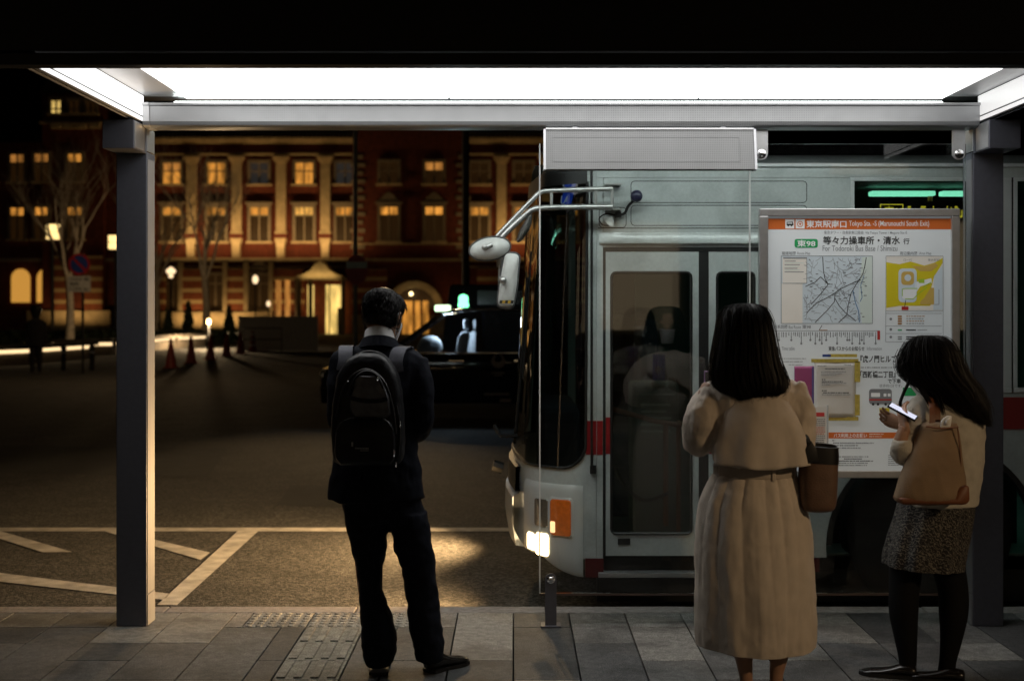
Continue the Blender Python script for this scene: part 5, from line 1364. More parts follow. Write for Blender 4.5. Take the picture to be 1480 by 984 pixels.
def fr(Z):
    return (lambda px: (px-742)*Z/F), (lambda py: CAMH-(py-450)*Z/F)
def rows_loft(mb, rows, Z, n=56, fold=None, ex=2.2, y0=None):
    """rings from (height px, left px, right px, half depth, y shift)"""
    X, Zz = fr(Z); rings = []
    for k, (py, L, Rr, ry, ys) in enumerate(rows):
        cx = (X(L)+X(Rr))/2; rx = (X(Rr)-X(L))/2; ring = []
        for i in range(n):
            a = 2*PI*i/n; c, s = math.cos(a), math.sin(a)
            r = (abs(c)**ex + abs(s)**ex)**(-1/ex)
            f = 1 + (fold(a, Zz(py)) if fold else 0)
            ring.append((cx + rx*r*c*f, Z + ys + ry*r*s*f, Zz(py)))
        rings.append(ring)
    if rings[0][0][2] > rings[-1][0][2]: rings = rings[::-1]
    mb.loft(rings)
def dense(rows, k=5):
    out = []
    for a in range(len(rows)-1):
        p0, p1, p2, p3 = rows[max(a-1,0)], rows[a], rows[a+1], rows[min(a+2,len(rows)-1)]
        for j in range(k):
            t = j/k
            out.append(tuple(0.5*((2*q1)+(q2-q0)*t+(2*q0-5*q1+4*q2-q3)*t*t+(-q0+3*q1-3*q2+q3)*t*t*t) for q0,q1,q2,q3 in zip(p0,p1,p2,p3)))
    out.append(rows[-1]); return out
def headT(c, yaw, pitch, k=1.0, roll=0):
    m = Matrix.Translation(c) @ Matrix.Rotation(yaw, 4, 'Z') @ Matrix.Rotation(roll, 4, 'Y') @ Matrix.Rotation(pitch, 4, 'X') @ Matrix.Scale(k, 4)
    return lambda p: m @ Vector(p)
SK = [(-.112,.022,.056,.022),(-.100,.038,.045,.042),(-.07,.054,.026,.066),(-.03,.065,.012,.083),(.01,.071,.005,.091),(.05,.074,.0,.095),(.08,.067,-.003,.086),(.10,.049,-.004,.062),(.113,.02,-.004,.026)]
def skull_at(z):
    for a, b in zip(SK[:-1], SK[1:]):
        if a[0] <= z <= b[0]:
            t = (z-a[0])/(b[0]-a[0]); return [a[i]+(b[i]-a[i])*t for i in range(1,4)]
    return list(SK[0][1:]) if z < SK[0][0] else list(SK[-1][1:])
def add_head(mb, T, neck_to):
    mb.loft([[T((rx*math.cos(2*PI*i/24), yc + ry*math.sin(2*PI*i/24), z)) for i in range(24)] for z, rx, yc, ry in SK])
    mb.tube([T((0,.09,.018)), T((0,.102,-.004)), T((0,.108,-.02)), T((0,.09,-.03))], [.008,.010,.014,.011], n=8)
    for s in (-1,1):
        mb.tube([T((s*.07,.0,.02)), T((s*.082,-.012,.014)), T((s*.081,-.014,-.012)), T((s*.072,-.002,-.03))], [.008,.011,.010,.008], n=7)
        mb.tube([T((s*.012,.094,.03)), T((s*.03,.092,.034)), T((s*.05,.078,.028))], [.007,.009,.006], n=6)
    mb.tube([T((-.022,.078,-.058)), T((0,.088,-.056)), T((.022,.078,-.058))], [.006,.009,.006], n=6)
    mb.tube([T((0,-.012,-.02)), T((0,-.014,-.08)), neck_to], [.054,.05,.056], n=16, smooth=3)
def face_parts(root, T, mask=True):
    for s in (-1, 1):
        mb = MB(); c = T((s*.031,.078,.012)); mb.sphere(c, .0125, 12, 8, mi=0)
        f = (T((s*.031,1,.012)) - c).normalized(); mb.sphere(c + f*.0075, .0068, 10, 6, mi=1); mb.build('eye', [eyew, eyed], root, smooth=True)
    if mask:
        mb = MB()
        def fn(u, v):
            z = -.012 - .098*v; a = R(90 + (u-.5)*150); rx, yc, ry = skull_at(max(z, -.10)); b = .012*math.sin(PI*u)
            return T(((rx+.009)*math.cos(a)*1.02, yc + (ry+.012+b)*math.sin(a), z))
        mb.grid(fn, 20, 10)
        for s in (-1, 1): mb.tube([T((s*.066,.03,-.02)), T((s*.083,-.014,.012)), T((s*.082,-.022,-.01)), T((s*.064,.025,-.07))], .0016, n=5, smooth=4)
        o = mb.build('face_mask', maskm, root, smooth=60); md = o.modifiers.new('thick', 'SOLIDIFY'); md.thickness = .002
def hand(mb, wrist, dirv, palm_n, side, curl=.5, k=1.0):
    """palm with four unequal bent fingers and a thumb leaving its side; dirv along the hand, palm_n out of the palm"""
    d = Vector(dirv).normalized(); n = Vector(palm_n); n = (n - d*n.dot(d)).normalized(); s = d.cross(n)*side
    w0 = Vector(wrist)
    mb.tube([w0 - d*.03*k, w0, w0 + d*.03*k, w0 + d*.075*k, w0 + d*.088*k], [.022*k,.025*k,.032*k,.037*k,.030*k], n=12, flat=.45) if False else None
    rings = []
    for t, hw, ht in ((-.03,.021,.018),(0,.024,.017),(.03,.034,.016),(.06,.039,.014),(.085,.037,.012),(.092,.030,.008)):
        rings.append([w0 + d*t*k + s*hw*k*math.cos(2*PI*i/14) + n*ht*k*math.sin(2*PI*i/14) for i in range(14)])
    mb.loft(rings)
    for j, (off, L, r) in enumerate(((.027,.070,.0088),(.0095,.078,.009),(-.009,.072,.0086),(-.026,.056,.0076))):
        p = w0 + (d*.08 + s*off)*k; dd = d.copy(); pts = [p - d*.012*k, p]; rs = [r*k*1.02, r*k*1.05]
        for m_, (fr_, c) in enumerate(((.45,.55),(.32,.9),(.23,.6))):
            ang = c*curl; dd = (dd*math.cos(ang) + n*math.sin(ang)).normalized(); p = p + dd*L*fr_*k; pts.append(p); rs.append(r*k*(1-.1*(m_+1)))
        pts.append(p + dd*.006*k); rs.append(r*k*.35)
        mb.tube(pts, rs, n=9, smooth=2)
    p = w0 + (d*.018 + s*.026)*k; dd = (d*.6 + s*.75 + n*.25).normalized(); pts = [p - dd*.01*k, p]; rs = [.0125*k,.0125*k]
    for L, c in ((.034,.2),(.028,.5),(.022,.4)):
        dd = (dd + (d*.5+n*.6)*c).normalized(); p = p + dd*L*k; pts.append(p); rs.append(rs[-1]*.92)
    pts.append(p + dd*.005*k); rs.append(.004*k); mb.tube(pts, rs, n=9, smooth=2)
def crease(p, s, seed=0.0):          # sharp-edged folds
    q = Vector((p.x*s[0]+seed, p.y*s[1]+seed*.7, p.z*s[2])); return (1-abs(noise.noise(q))*2.6) - .3 + .4*(1-abs(noise.noise(q*2.3))*2.6)
def fbm(p, s, seed=0.0):
    q = Vector((p.x*s[0]+seed, p.y*s[1]+seed*.7, p.z*s[2])); return noise.noise(q) + .5*noise.noise(q*2.1)
def long_hair(name, root, rows, Z, strands, seed, crown, tip=.05, lift=.006, locks=(), sway=.5, wave=0.):
    rnd = random.Random(seed); X, Zz = fr(Z)
    rr = dense(rows, 4)
    mb = MB()
    def ring_pt(a, t, off=0.0):
        f = t*(len(rr)-1); i = min(int(f), len(rr)-2); g = f - i
        r = [p+(q-p)*g for p, q in zip(rr[i], rr[i+1])]
        cx = (X(r[1])+X(r[2]))/2; rx = (X(r[2])-X(r[1]))/2
        k = 1 + wave*t*math.sin(5*a + 13*t) + .008*math.sin(17*a + 3*t) + .006*math.sin(31*a+1.3)
        return Vector((cx + (rx*k+off)*math.cos(a), Z + r[4] + (r[3]*k+off)*math.sin(a), Zz(r[0])))
    n = 72
    mb.loft([[ring_pt(2*PI*i/n, j/40) for i in range(n)] for j in range(41)][::-1])
    base = mb.bm
    for _ in range(strands):
        a = rnd.uniform(0, 2*PI)
        if math.sin(a) > .55 and rnd.random() < .7: a = -a
        t0 = rnd.uniform(.0, .35); t1 = rnd.uniform(.75, 1.0); off = rnd.uniform(.0, lift) if rnd.random() < .95 else rnd.uniform(lift, lift*3.2); da = rnd.uniform(-.10,.10); ph = rnd.uniform(0, 6)
        pts = []
        for q in range(11):
            t = t0 + (t1-t0)*q/10
            pts.append(ring_pt(a + da*(q/10) + .02*sway*math.sin(ph + 6*q/10), t, off + .0025*math.sin(ph+q*.8)))
        if t1 > .93:
            d = (pts[-1]-pts[-2]); L = rnd.uniform(.2, 1.)*tip; d = Vector((d.x*.4, d.y*.4, -abs(d.z))).normalized()
            pts += [pts[-1] + d*L*.5 + Vector((rnd.uniform(-.006,.006), 0, 0)), pts[-1] + d*L + Vector((rnd.uniform(-.014,.014), rnd.uniform(-.01,.005), 0))]
        m = len(pts); r0 = rnd.uniform(.0005,.0013)
        mb.tube(pts, [r0*(1-.75*max(0,(k/(m-1)-.55)/.45)) for k in range(m)], n=3)
    for pts, r in locks:
        for k in range(16):
            o = Vector((rnd.uniform(-1,1), rnd.uniform(-1,1), rnd.uniform(-.3,.3)))*r
            pp = [Wp(px, py, Z + dy) + o*(1.2-.5*i/len(pts)) for i, (px, py, dy) in enumerate(pts)]
            mb.tube(pp, [.0022]*(len(pp)-1) + [.0004], n=3, smooth=5)
    return mb.build(name, hairm, root, smooth=60, fix=False)

# ---- man with backpack
ZM = 5.65; mX, mZ = fr(ZM)
man = thing('person', 'man in a dark suit with bowed head, wearing a white mask', 'person', (mX(575), ZM, 0))
suit = M('navy_suit', (.009,.0105,.017), rough=.8, var=.2, scale=50, bump=.12, bscale=500, spec=.12)
hm = Vector((mX(552.5), ZM+.035, mZ(458)))
T = headT(hm, R(-22), R(-24), 1.0)
mb = MB(); add_head(mb, T, Vector((mX(549), ZM-.01, mZ(505))))
rows_loft(mb, [(500,530,568,.06,0),(514,500,590,.075,0),(540,498,592,.09,0),(600,498,590,.095,0),(660,497,600,.10,0),(730,506,600,.085,0),(745,512,596,.06,0)], ZM)
for sx, pts in ((-1, [(498,526,0),(493,565,-.02),(494,608,0),(508,622,.16),(528,612,.26)]), (1, [(597,526,0),(608,565,-.02),(609,608,0),(598,622,.16),(572,612,.26)])):
    mb.tube([Wp(px, py, ZM)+Vector((0,dy,0)) for px, py, dy in pts], [.04,.04,.038,.034,.026], n=12, smooth=4)
for pts in ([(533,745),(533,830),(540,900),(546,950)], [(588,745),(604,830),(614,900),(620,945)]):
    mb.tube([Wp(px, py, ZM) for px, py in pts], [.075,.055,.045,.035], n=12, smooth=4)
b = mb.build('body', skin, man); remesh(b, .008, 3)
mb = MB(); mb.bm.from_mesh(b.data); o_ = origin_of(b)
for v in mb.bm.verts: v.co += o_
hand(mb, Wp(528,612,ZM)+Vector((0,.27,0)), (.5,.5,.55), (-.3,-.5,.6), 1, .6); hand(mb, Wp(572,612,ZM)+Vector((0,.27,0)), (-.5,.5,.55), (.3,-.5,.6), -1, .6)
mb.bm.to_mesh(b.data); 
for v in b.data.vertices: v.co -= o_
mb.bm.free()
for p in b.data.polygons: p.use_smooth = True
face_parts(man, T)
mb = MB()
rows_loft(mb, dense([(498,518,578,.072,.0),(501,508,586,.08,0),(504,494,594,.088,0),(512,482,606,.10,0),(526,478,612,.112,0),(560,482,604,.13,0),(620,487,600,.125,0),(675,480,608,.135,0),(721,474,614,.142,0)], 3), ZM, n=60)
for pts in ([(495,521,0),(492,565,-.03),(493,606,-.02),(506,624,.14),(520,618,.22)], [(600,521,0),(609,563,-.03),(611,606,-.03),(600,626,.12),(582,618,.22)]):
    mb.tube([Wp(px, py, ZM)+Vector((0,dy,0)) for px, py, dy in pts], [.052,.054,.052,.048,.044], n=18, smooth=5)
j = mb.build('jacket', suit, man); remesh(j, .007, 6)
wrinkle(j, lambda p, n: .004*crease(p, (7,7,9), 6) + .005*fbm(p, (9,9,16), 3) + .004*fbm(p, (24,24,9), 8) * (1 if p.z > .8 else .4))
mb = MB()
rows_loft(mb, dense([(690,488,606,.115,0),(730,494,610,.115,0),(752,499,614,.11,0)],3), ZM)
rows_loft(mb, dense([(740,497,560,.10,-.0),(759,501,561.5,.098,0),(792,509,558.5,.088,-.005),(824,517,552.5,.078,-.01),(857,520,554,.078,-.01),(890,522,567,.085,-.01),(923,524,574,.09,-.01),(948,526,571,.085,-.01),(958,530,568,.075,-.01)],3), ZM, n=36)
rows_loft(mb, dense([(740,553,616,.10,0),(759,562,619,.098,0),(792,570,624.5,.09,.01),(824,580,629,.08,.02),(857,585,631.5,.08,.02),(890,590,637,.085,.02),(923,594,641,.09,.02),(944,599,641,.085,.02),(954,603,639,.075,.02)],3), ZM, n=36)
tr = mb.build('trousers', suit, man); remesh(tr, .007, 4)
wrinkle(tr, lambda p, n: .003*crease(p, (8,8,9), 2) + (.006 + .006*max(0, .45-p.z))*fbm(p, (10,10,14), 5) + .003*fbm(p, (22,22,26), 1))
shoem = M('black_leather', (.012,.010,.009), rough=.22, coat=.4, var=.2)
def shoe(root, heel, toe, L=.27, wd=.048, h=.085, m=shoem, name='shoe'):
    heel = Vector(heel); d = (Vector(toe)-heel); d.z = 0; d.normalize(); s = Vector((-d.y, d.x, 0)); mb = MB(); rings = []
    for t, hw, ht in ((0,.55,.75),(.03,.78,.95),(.12,.82,1.0),(.28,.80,.98),(.45,.86,.72),(.62,1.0,.56),(.80,.98,.48),(.93,.72,.38),(1.0,.3,.2)):
        ring = []
        for i in range(20):
            a = 2*PI*i/20; x = math.cos(a)*hw*wd; z = math.sin(a); zz_ = .012 + (h*ht-.012)*(.5+.5*z) if z > 0 else .012 + (h*ht-.012)*.5*(1+z*1.0)
            ring.append(heel + d*t*L + s*x + Vector((0,0,max(.006, zz_))))
        rings.append(ring)
    mb.loft(rings)
    o = mb.build(name, m, root, smooth=60)
    mb = MB(); out = []
    for t, hw in ((0,.5),(.04,.85),(.2,.86),(.42,.84),(.62,1.06),(.82,1.02),(.95,.7),(1.01,.3)): out.append((t,hw))
    pts = [heel + d*t*L + s*hw*wd for t, hw in out] + [heel + d*t*L - s*hw*wd for t, hw in out[::-1]]
    mb.prism([(p.x,p.y) for p in pts], 'xy', .002, .016); mb.build('sole', blackm, o)
    return o
shoe(man, Wp(547,960,ZM-.06)*1, Wp(547,960,ZM-.06)+Vector((-.02,.3,0)), h=.09)
hp = Vector((mX(618), ZM-.01, 0)); shoe(man, hp, hp + Vector((.15,.16,0)), L=.235)
# shirt and jacket collars
def collar(root, name, m, c0, r0, c1, r1, y, th=.004, tilt=0.03):
    mb = MB(); rings = []
    for c, r, k in ((c0,r0,0),(c1,r1,0),(c1,r1-th,0),(c0,r0-th,0)):
        rings.append([(c.x + r*math.cos(2*PI*i/40), c.y + r*1.02*math.sin(2*PI*i/40), c.z + tilt*math.sin(2*PI*i/40)*-1) for i in range(40)])
    mb.loft(rings + [rings[0]], cap=False); return mb.build(name, m, root, smooth=50)
collar(man, 'shirt_collar', M('white_shirt', (.78,.78,.78), rough=.7), Vector((mX(549),ZM,mZ(499))),   .072, Vector((mX(548),ZM+.006,mZ(480.5))), .061, ZM)
collar(man, 'jacket_collar', suit, Vector((mX(548.5),ZM,mZ(508))), .098, Vector((mX(548.5),ZM+.004,mZ(493.5))), .078, ZM, th=.008)
# short hair
rnd = random.Random(2); mb = MB(); rings = []
for z, rx, yc, ry in [(-.062,.052,-.022,.062),(-.045,.066,-.012,.080),(-.02,.074,-.005,.092)] + [(z,rx+.013,yc-.003,ry+.013) for z,rx,yc,ry in SK[4:8]] + [(.118,.034,-.006,.045),(.127,.010,-.006,.012)]:
    ring = []
    for i in range(48):
        a = 2*PI*i/48; s = math.sin(a); k = 1
        if s > .1 and z < .055: k = max(.55, 1 - (s-.1)*.75*min(1,(.055-z)/.04))
        ring.append(T((rx*math.cos(a)*(1 if s < .1 else max(k,.80)), yc + ry*s*k, z)))
    rings.append(ring)
mb.loft(rings)
for _ in range(2300):
    u = rnd.random(); a = rnd.uniform(PI*.85, PI*2.15) if u < .8 else rnd.uniform(0, 2*PI); z = rnd.uniform(-.055,.115)
    if math.sin(a) > .1 and z < .06: continue
    rx, yc, ry = skull_at(z); p = Vector(((rx+.008)*math.cos(a), yc-.003+(ry+.008)*math.sin(a), z))
    nrm = Vector((math.cos(a), math.sin(a), max(0, z)*9)).normalized(); down = Vector((rnd.uniform(-.5,.5), -.25 if z > .08 else 0, -1)); down = (down - nrm*down.dot(nrm)*.9).normalized()
    L = rnd.uniform(.014,.036) * (.6 if z < -.02 else 1); q = p + down*L*.5 + nrm*.007; e = p + down*L + nrm*rnd.uniform(.003,.009)
    mb.tube([T(p), T(q), T(e)], [.0013,.0011,.0003], n=3)
mb.build('hair', hairm, man, smooth=60, fix=False)

# ---- backpack (carried: a thing of its own)
ZP = 5.42; pX, pZ = fr(ZP)
bp = thing('backpack', 'black backpack with grey shoulder straps on the back of the man in the suit', 'backpack', (pX(531), ZP, pZ(672)))
nyl = M('black_nylon', (.009,.0095,.012), rough=.45, var=.25, scale=30, bump=.25, bscale=60, spec=.3)
shiny = M('grey_ripstop', (.11,.115,.13), rough=.30, var=.3, scale=25, bump=.4, bscale=45)
strapm = M('grey_strap', (.11,.115,.145), rough=.7, var=.1, scale=60, bump=.2, bscale=700)
def pack_loft(mb, rows, layers, ex=3.0, n=64):
    """rows: outline (py, left, right); layers: (y, scale)"""
    rr = dense(rows, 5); cy = (rr[0][0]+rr[-1][0])/2; rings = []
    out = [(r[2], r[0]) for r in rr] + [(r[1], r[0]) for r in rr[::-1]]
    for y, k in layers:
        rings.append([Vector((pX(531+(x-531)*k), y, pZ(cy+(p-cy)*k))) for x, p in out])
    mb.loft(rings)
orow = [(510,520,540),(513,510,552),(522,498,564),(545,486,575),(580,481,581),(620,478,583),(655,479,583),(668,483,580),(674,492,572)]
mb = MB(); pack_loft(mb, orow, [(5.53,.9),(5.52,.98),(5.47,1.0),(5.42,.985),(5.395,.93),(5.385,.8),(5.38,.3)])
bb = mb.build('body', nyl, bp, smooth=50); wrinkle(bb, lambda p, n: .004*fbm(p, (22,10,22), 2))
mb = MB(); pack_loft(mb, [(603,510,548),(606,498,560),(615,489,570),(640,486,573),(660,487,572),(669,494,566)], [(5.40,.98),(5.375,1.0),(5.35,.95),(5.342,.8),(5.338,.3)]); pk = mb.build('front_pocket', nyl, bp, smooth=50); wrinkle(pk, lambda p, n: .003*fbm(p, (26,10,26), 6))
mb = MB(); pack_loft(mb, [(541,522,544),(546,516,553),(560,512,560),(580,508,564),(597,512,566),(602,520,560)], [(5.40,.95),(5.372,1.0),(5.362,.93),(5.358,.4)]); up = mb.build('upper_panel', shiny, bp, smooth=35); wrinkle(up, lambda p, n: .007*fbm(p, (16,10,26), 4))
def arcpts(pts, y): return [Vector((pX(a), y, pZ(b_))) for a, b_ in pts]
mb = MB(); mb.tube(arcpts([(488,600),(496,565),(510,543),(528,533),(545,538),(560,556),(570,590),(574,625)], 5.372), .0035, n=6, smooth=6); mb.tube(arcpts([(489,622),(500,607),(520,601),(545,601),(562,607),(571,622)], 5.352), .003, n=6, smooth=6); mb.tube(arcpts([(574,585),(579,620),(577,655)], 5.39), .003, n=6, smooth=6); mb.build('zip', M('zip_black', (.02,.02,.022), rough=.3), bp, smooth=True)
mb = MB()
for a, b_, L in ((563,632,10),(571,652,9),(574,668,6),(506,548,4),(548,546,5),(580,610,7)):
    mb.tube(arcpts([(a,b_-L/2),(a+.8,b_+L/2)], 5.352), .0022, n=6); mb.sphere((pX(a), 5.35, pZ(b_+L/2)), .004, 8, 6)
mb.build('zip_pull', chrome, bp, smooth=True)
mb = MB(); mb.tube([Vector((pX(509),5.47,pZ(531))),Vector((pX(511),5.455,pZ(518))),Vector((pX(528),5.45,pZ(509))),Vector((pX(549),5.45,pZ(512))),Vector((pX(562),5.455,pZ(524))),Vector((pX(563),5.47,pZ(534)))], .007, n=8, smooth=6); mb.tube(arcpts([(505,570),(516,546),(530,536),(546,541),(556,560)], 5.364), .006, n=6, smooth=6); mb.build('handle', nyl, bp, smooth=True)
mb = MB(); mb.tube(arcpts([(509,573),(525,577),(548,578),(562,574)], 5.354), .009, n=8, smooth=4, flat=.6); mb.build('compression_strap', nyl, bp, smooth=True)
for pts in ([(503,534,5.50),(505,520,5.515),(504,506,5.55),(503,501,5.62),(506,505,5.70),(505,530,5.765),(502,580,5.79)], [(578,536,5.50),(576,520,5.515),(580,506,5.55),(586,502,5.62),(588,507,5.70),(590,530,5.765),(594,580,5.79)]):
    P_ = [Wp(a, b_, ZM) for a, b_, y in pts]
    for p, q in zip(P_, pts): p.y = q[2]
    P_, _ = catmull(P_, [0]*len(P_), 6); mb = MB(); rings = []
    lean = -.35 if pts[0][0] < 540 else .45
    for i, p in enumerate(P_):
        d = (P_[min(i+1,len(P_)-1)]-P_[max(i-1,0)]).normalized(); s = Vector((1,0,0)); s = (s - d*s.dot(d)).normalized(); nn = d.cross(s)
        hw = .029
        rings.append([p - s*hw - nn*.004 + nn*.012, p + s*hw - nn*.004 + nn*.012, p + s*hw + nn*.016, p - s*hw + nn*.016] if False else [p - s*hw, p + s*hw, p + s*hw + Vector((0,-.008,.006)), p - s*hw + Vector((0,-.008,.006))])
    mb.loft(rings); mb.build('shoulder_strap', strapm, bp, smooth=35)
mb = MB()
for i in range(9): mb.box(pX(517+2.2*i), pX(518.4+2.2*i), 5.334, 5.337, pZ(645.5+.1*i), pZ(643.5))
mb.box(pX(511.5), pX(514), 5.334, 5.337, pZ(642), pZ(636)); mb.box(pX(524), pX(536), 5.334, 5.337, pZ(648.4), pZ(647.4)); mb.build('woven_mark', M('pale_thread', (.3,.3,.3)), bp)

# ---- woman in a trench coat
ZA = 5.15; aX, aZ = fr(ZA)
wa = thing('person', 'woman with long straight black hair in a beige trench coat reading the notice board', 'person', (aX(1095), ZA, 0))
coat = M('beige_gabardine', (.66,.575,.49), rough=.85, var=.07, scale=14, bump=.25, bscale=520, spec=.2)
ha = Vector((aX(1078), ZA+.02, aZ(481)))
TA = headT(ha, R(4), R(-6), .88)
mb = MB(); add_head(mb, TA, Vector((aX(1081), ZA-.01, aZ(545))))
rows_loft(mb, [(540,1052,1112,.06,0),(556,1026,1144,.09,0),(600,1036,1136,.10,0),(660,1046,1132,.09,0),(700,1040,1144,.11,0),(760,1036,1150,.11,0),(790,1042,1146,.09,0)], ZA)
for pts, rs in (([(1030,560,0),(1008,600,-.03),(1006,630,.0),(1035,615,.16),(1058,602,.27)], [.045,.04,.036,.03,.022]), ([(1142,560,0),(1156,610,-.03),(1158,650,0),(1140,640,.14),(1110,620,.24)], [.045,.04,.036,.03,.022])):
    mb.tube([Wp(px, py, ZA)+Vector((0,dy,0)) for px, py, dy in pts], rs, n=12, smooth=4)
for pts in ([(1066,780),(1072,880),(1073,930),(1078,975),(1080,1008)], [(1124,780),(1126,880),(1128,930),(1122,975),(1122,1008)]):
    mb.tube([Wp(px, py, ZA) for px, py in pts], [.075,.052,.043,.027,.026], n=14, smooth=4)
b = mb.build('body', skin, wa); remesh(b, .007, 3)
mb = MB(); mb.bm.from_mesh(b.data); o_ = origin_of(b)
for v in mb.bm.verts: v.co += o_
hand(mb, Wp(1058,602,ZA)+Vector((0,.28,0)), (-.1,.5,.6), (-.2,-.6,.4), -1, .7, .9); hand(mb, Wp(1110,620,ZA)+Vector((0,.25,0)), (-.6,.5,.3), (.2,-.6,.6), -1, .6, .9)
mb.bm.to_mesh(b.data); mb.bm.free()
for v in b.data.vertices: v.co -= o_
for p in b.data.polygons: p.use_smooth = True
face_parts(wa, TA)
def shoe_pair(root, heels, dirs, m, **k):
    for h_, d_ in zip(heels, dirs): shoe(root, h_, Vector(h_)+Vector(d_), m=m, **k)
shoe_pair(wa, [(aX(1079),ZA-.04,0),(aX(1121),ZA-.04,0)], [(-.02,.3,0),(.02,.3,0)], shoem, L=.235, wd=.042, h=.07)
# skirt of the coat: pleats run down from the belt
PL = [(-2.35,.030,.10),(-1.92,.045,.09),(-1.45,.05,.13),(-1.12,.045,.08),(-.80,.03,.09),(-2.75,.03,.12),(.4,.03,.15),(1.2,.03,.15),(2.1,.03,.15)]
H0, H1 = aZ(682), aZ(933)
def cfold(a, h):
    t = (H0-h)/(H0-H1); t = max(0, min(1, t)); s = 0
    a = (a+PI) % (2*PI) - PI
    for c, A, w_ in PL:
        d = (a - c - .10*t*math.sin(c*3))
        q = abs(d)/(w_*(1+1.0*t)); s -= 1.35*A*(1.0*math.exp(-t*1.2)+.45)*(.55*math.exp(-q*1.6) + .45*math.exp(-q*q))
    s += .022*max(0., min(1., (a+1.66)/.03))*max(0., min(1., (-.9-a)/.5))*min(1., t*1.6)
    s += .022*t*math.sin(4*a+1.1+t) + .012*t*math.sin(9*a+.4+1.5*t) + .012*math.sin(3*t*PI+4*a)*t
    return s
mb = MB()
crow = dense([(681,1034,1147,.105,0),(690,1027,1153,.12,0),(705,1020,1158,.135,0),(728,1011,1164,.15,0),(760,1007,1170,.162,0),(800,1005,1174,.17,0),(850,1005.5,1176,.178,0),(895,1006,1176.5,.182,0),(925,1008,1175,.184,0),(933,1009,1174,.184,0)], 8)
X_, Zz_ = aX, aZ; rings = []
NN = 240
for (py, L, Rr, ry, ys) in crow:
    cx = (aX(L)+aX(Rr))/2; rx = (aX(Rr)-aX(L))/2
    rings.append([(cx + rx*math.cos(2*PI*i/NN)*(1+cfold(2*PI*i/NN, aZ(py))), ZA + ry*math.sin(2*PI*i/NN)*(1+cfold(2*PI*i/NN, aZ(py))), aZ(py) + (.006*math.sin(4*PI*i/NN+.7) if py > 900 else 0)) for i in range(NN)])
mb.loft(rings, cap=False)
sk = mb.build('coat_skirt', coat, wa, smooth=70)
md = sk.modifiers.new('thick', 'SOLIDIFY'); md.thickness = .004
for p in sk.data.polygons: p.use_smooth = True
wrinkle(sk, lambda p, n: .003*fbm(p, (14,14,9), 4) + .0028*crease(p, (13,13,4), 9) + .0016*crease(p, (24,24,18), 2))
mb = MB()
rows_loft(mb, dense([(536,1062,1104,.055,0),(545,1040,1132,.075,0),(556,1022,1150,.095,0),(572,1018,1154,.112,0),(610,1024,1152,.122,0),(650,1030,1150,.118,0),(676,1035,1146,.108,0)],3), ZA, n=56)
for pts, rs in (([(1044,564,0),(1021,588,-.02),(1009,616,-.03),(1012,638,.03),(1028,618,.14),(1036,600,.2)], [.052,.066,.063,.058,.05,.042]), ([(1144,560,0),(1152,600,-.03),(1153,640,-.03),(1148,655,.05),(1130,645,.15),(1118,630,.2)], [.055,.062,.058,.06,.052,.045])):
    mb.tube([Wp(px, py, ZA)+Vector((0,dy,0)) for px, py, dy in pts], rs, n=18, smooth=5)
ct = mb.build('coat', coat, wa); remesh(ct, .0065, 4)
wrinkle(ct, lambda p, n: .007*fbm(p, (15,12,5), 2) + .006*crease(p, (12,12,5), 7) + .003*crease(p, (22,22,14), 3))
# storm flap across the back
mb = MB()
def flap(u, v):
    half = .055 + (.168-.055)*min(1, (v*1.3))**.55 + .016*v; x = aX(1091) + (u-.5)*2*half + (aX(1093)-aX(1091))*v
    z = aZ(540) + (aZ(667.5)-aZ(540))*v + .022*(abs(u-.5)*2)**2*(1-v)*-1.6 + .004*math.sin(9*u)*v - (.006*math.sin(PI*u))*v
    back = (.066 + .062*min(1,v*2.2)**.8)*math.sqrt(max(.10, 1-((u-.5)*1.7)**2))
    return Vector((x, ZA - back - .020 - .042*v - .009*math.sin(2.1+11*u+2*v)*v - .005*math.sin(23*u)*v*v, z))
mb.grid(flap, 48, 30); fl = mb.build('storm_flap', coat, wa, smooth=70); md = fl.modifiers.new('thick', 'SOLIDIFY'); md.thickness = .005
wrinkle(fl, lambda p, n: .0025*fbm(p, (16,16,9), 5) + .002*crease(p, (15,15,6), 3))
mb = MB(); mb.loft([[(aX(1091)+(aX(1148)-aX(1091))*k*math.cos(2*PI*i/64), ZA + .112*k*math.sin(2*PI*i/64), z) for i in range(64)] for z, k in ((aZ(687.5),1.02),(aZ(687),1.055),(aZ(671),1.05),(aZ(670.5),1.0))]); blt = mb.build('belt', M('coat_belt', (.44,.375,.31), rough=.75, var=.08, bump=.1, bscale=400), wa, smooth=50)
mb = MB()
for px in (1038, 1110, 1143):
    x = aX(px); k = math.sqrt(max(.02, 1-((px-1091)/57.)**2)); y = ZA - .122*k - .002; mb.box(x-.006, x+.006, y-.004, y+.003, aZ(690), aZ(667), bev=.001)
mb.build('belt_loop', coat, wa)
long_hair('hair', wa, [(438.5,1068,1086,.02,.01),(441,1058,1096,.045,.008),(447,1049,1104,.07,.004),(460,1042,1110,.09,0),(478,1038.5,1114.5,.103,-.004),(500,1034,1118,.105,-.012),(525,1029,1123,.098,-.03),(545,1026,1131,.082,-.055),(560,1033,1130,.062,-.075),(570,1048,1120,.045,-.085),(576,1062,1106,.03,-.09)], ZA, 4200, 5, None, tip=.03)
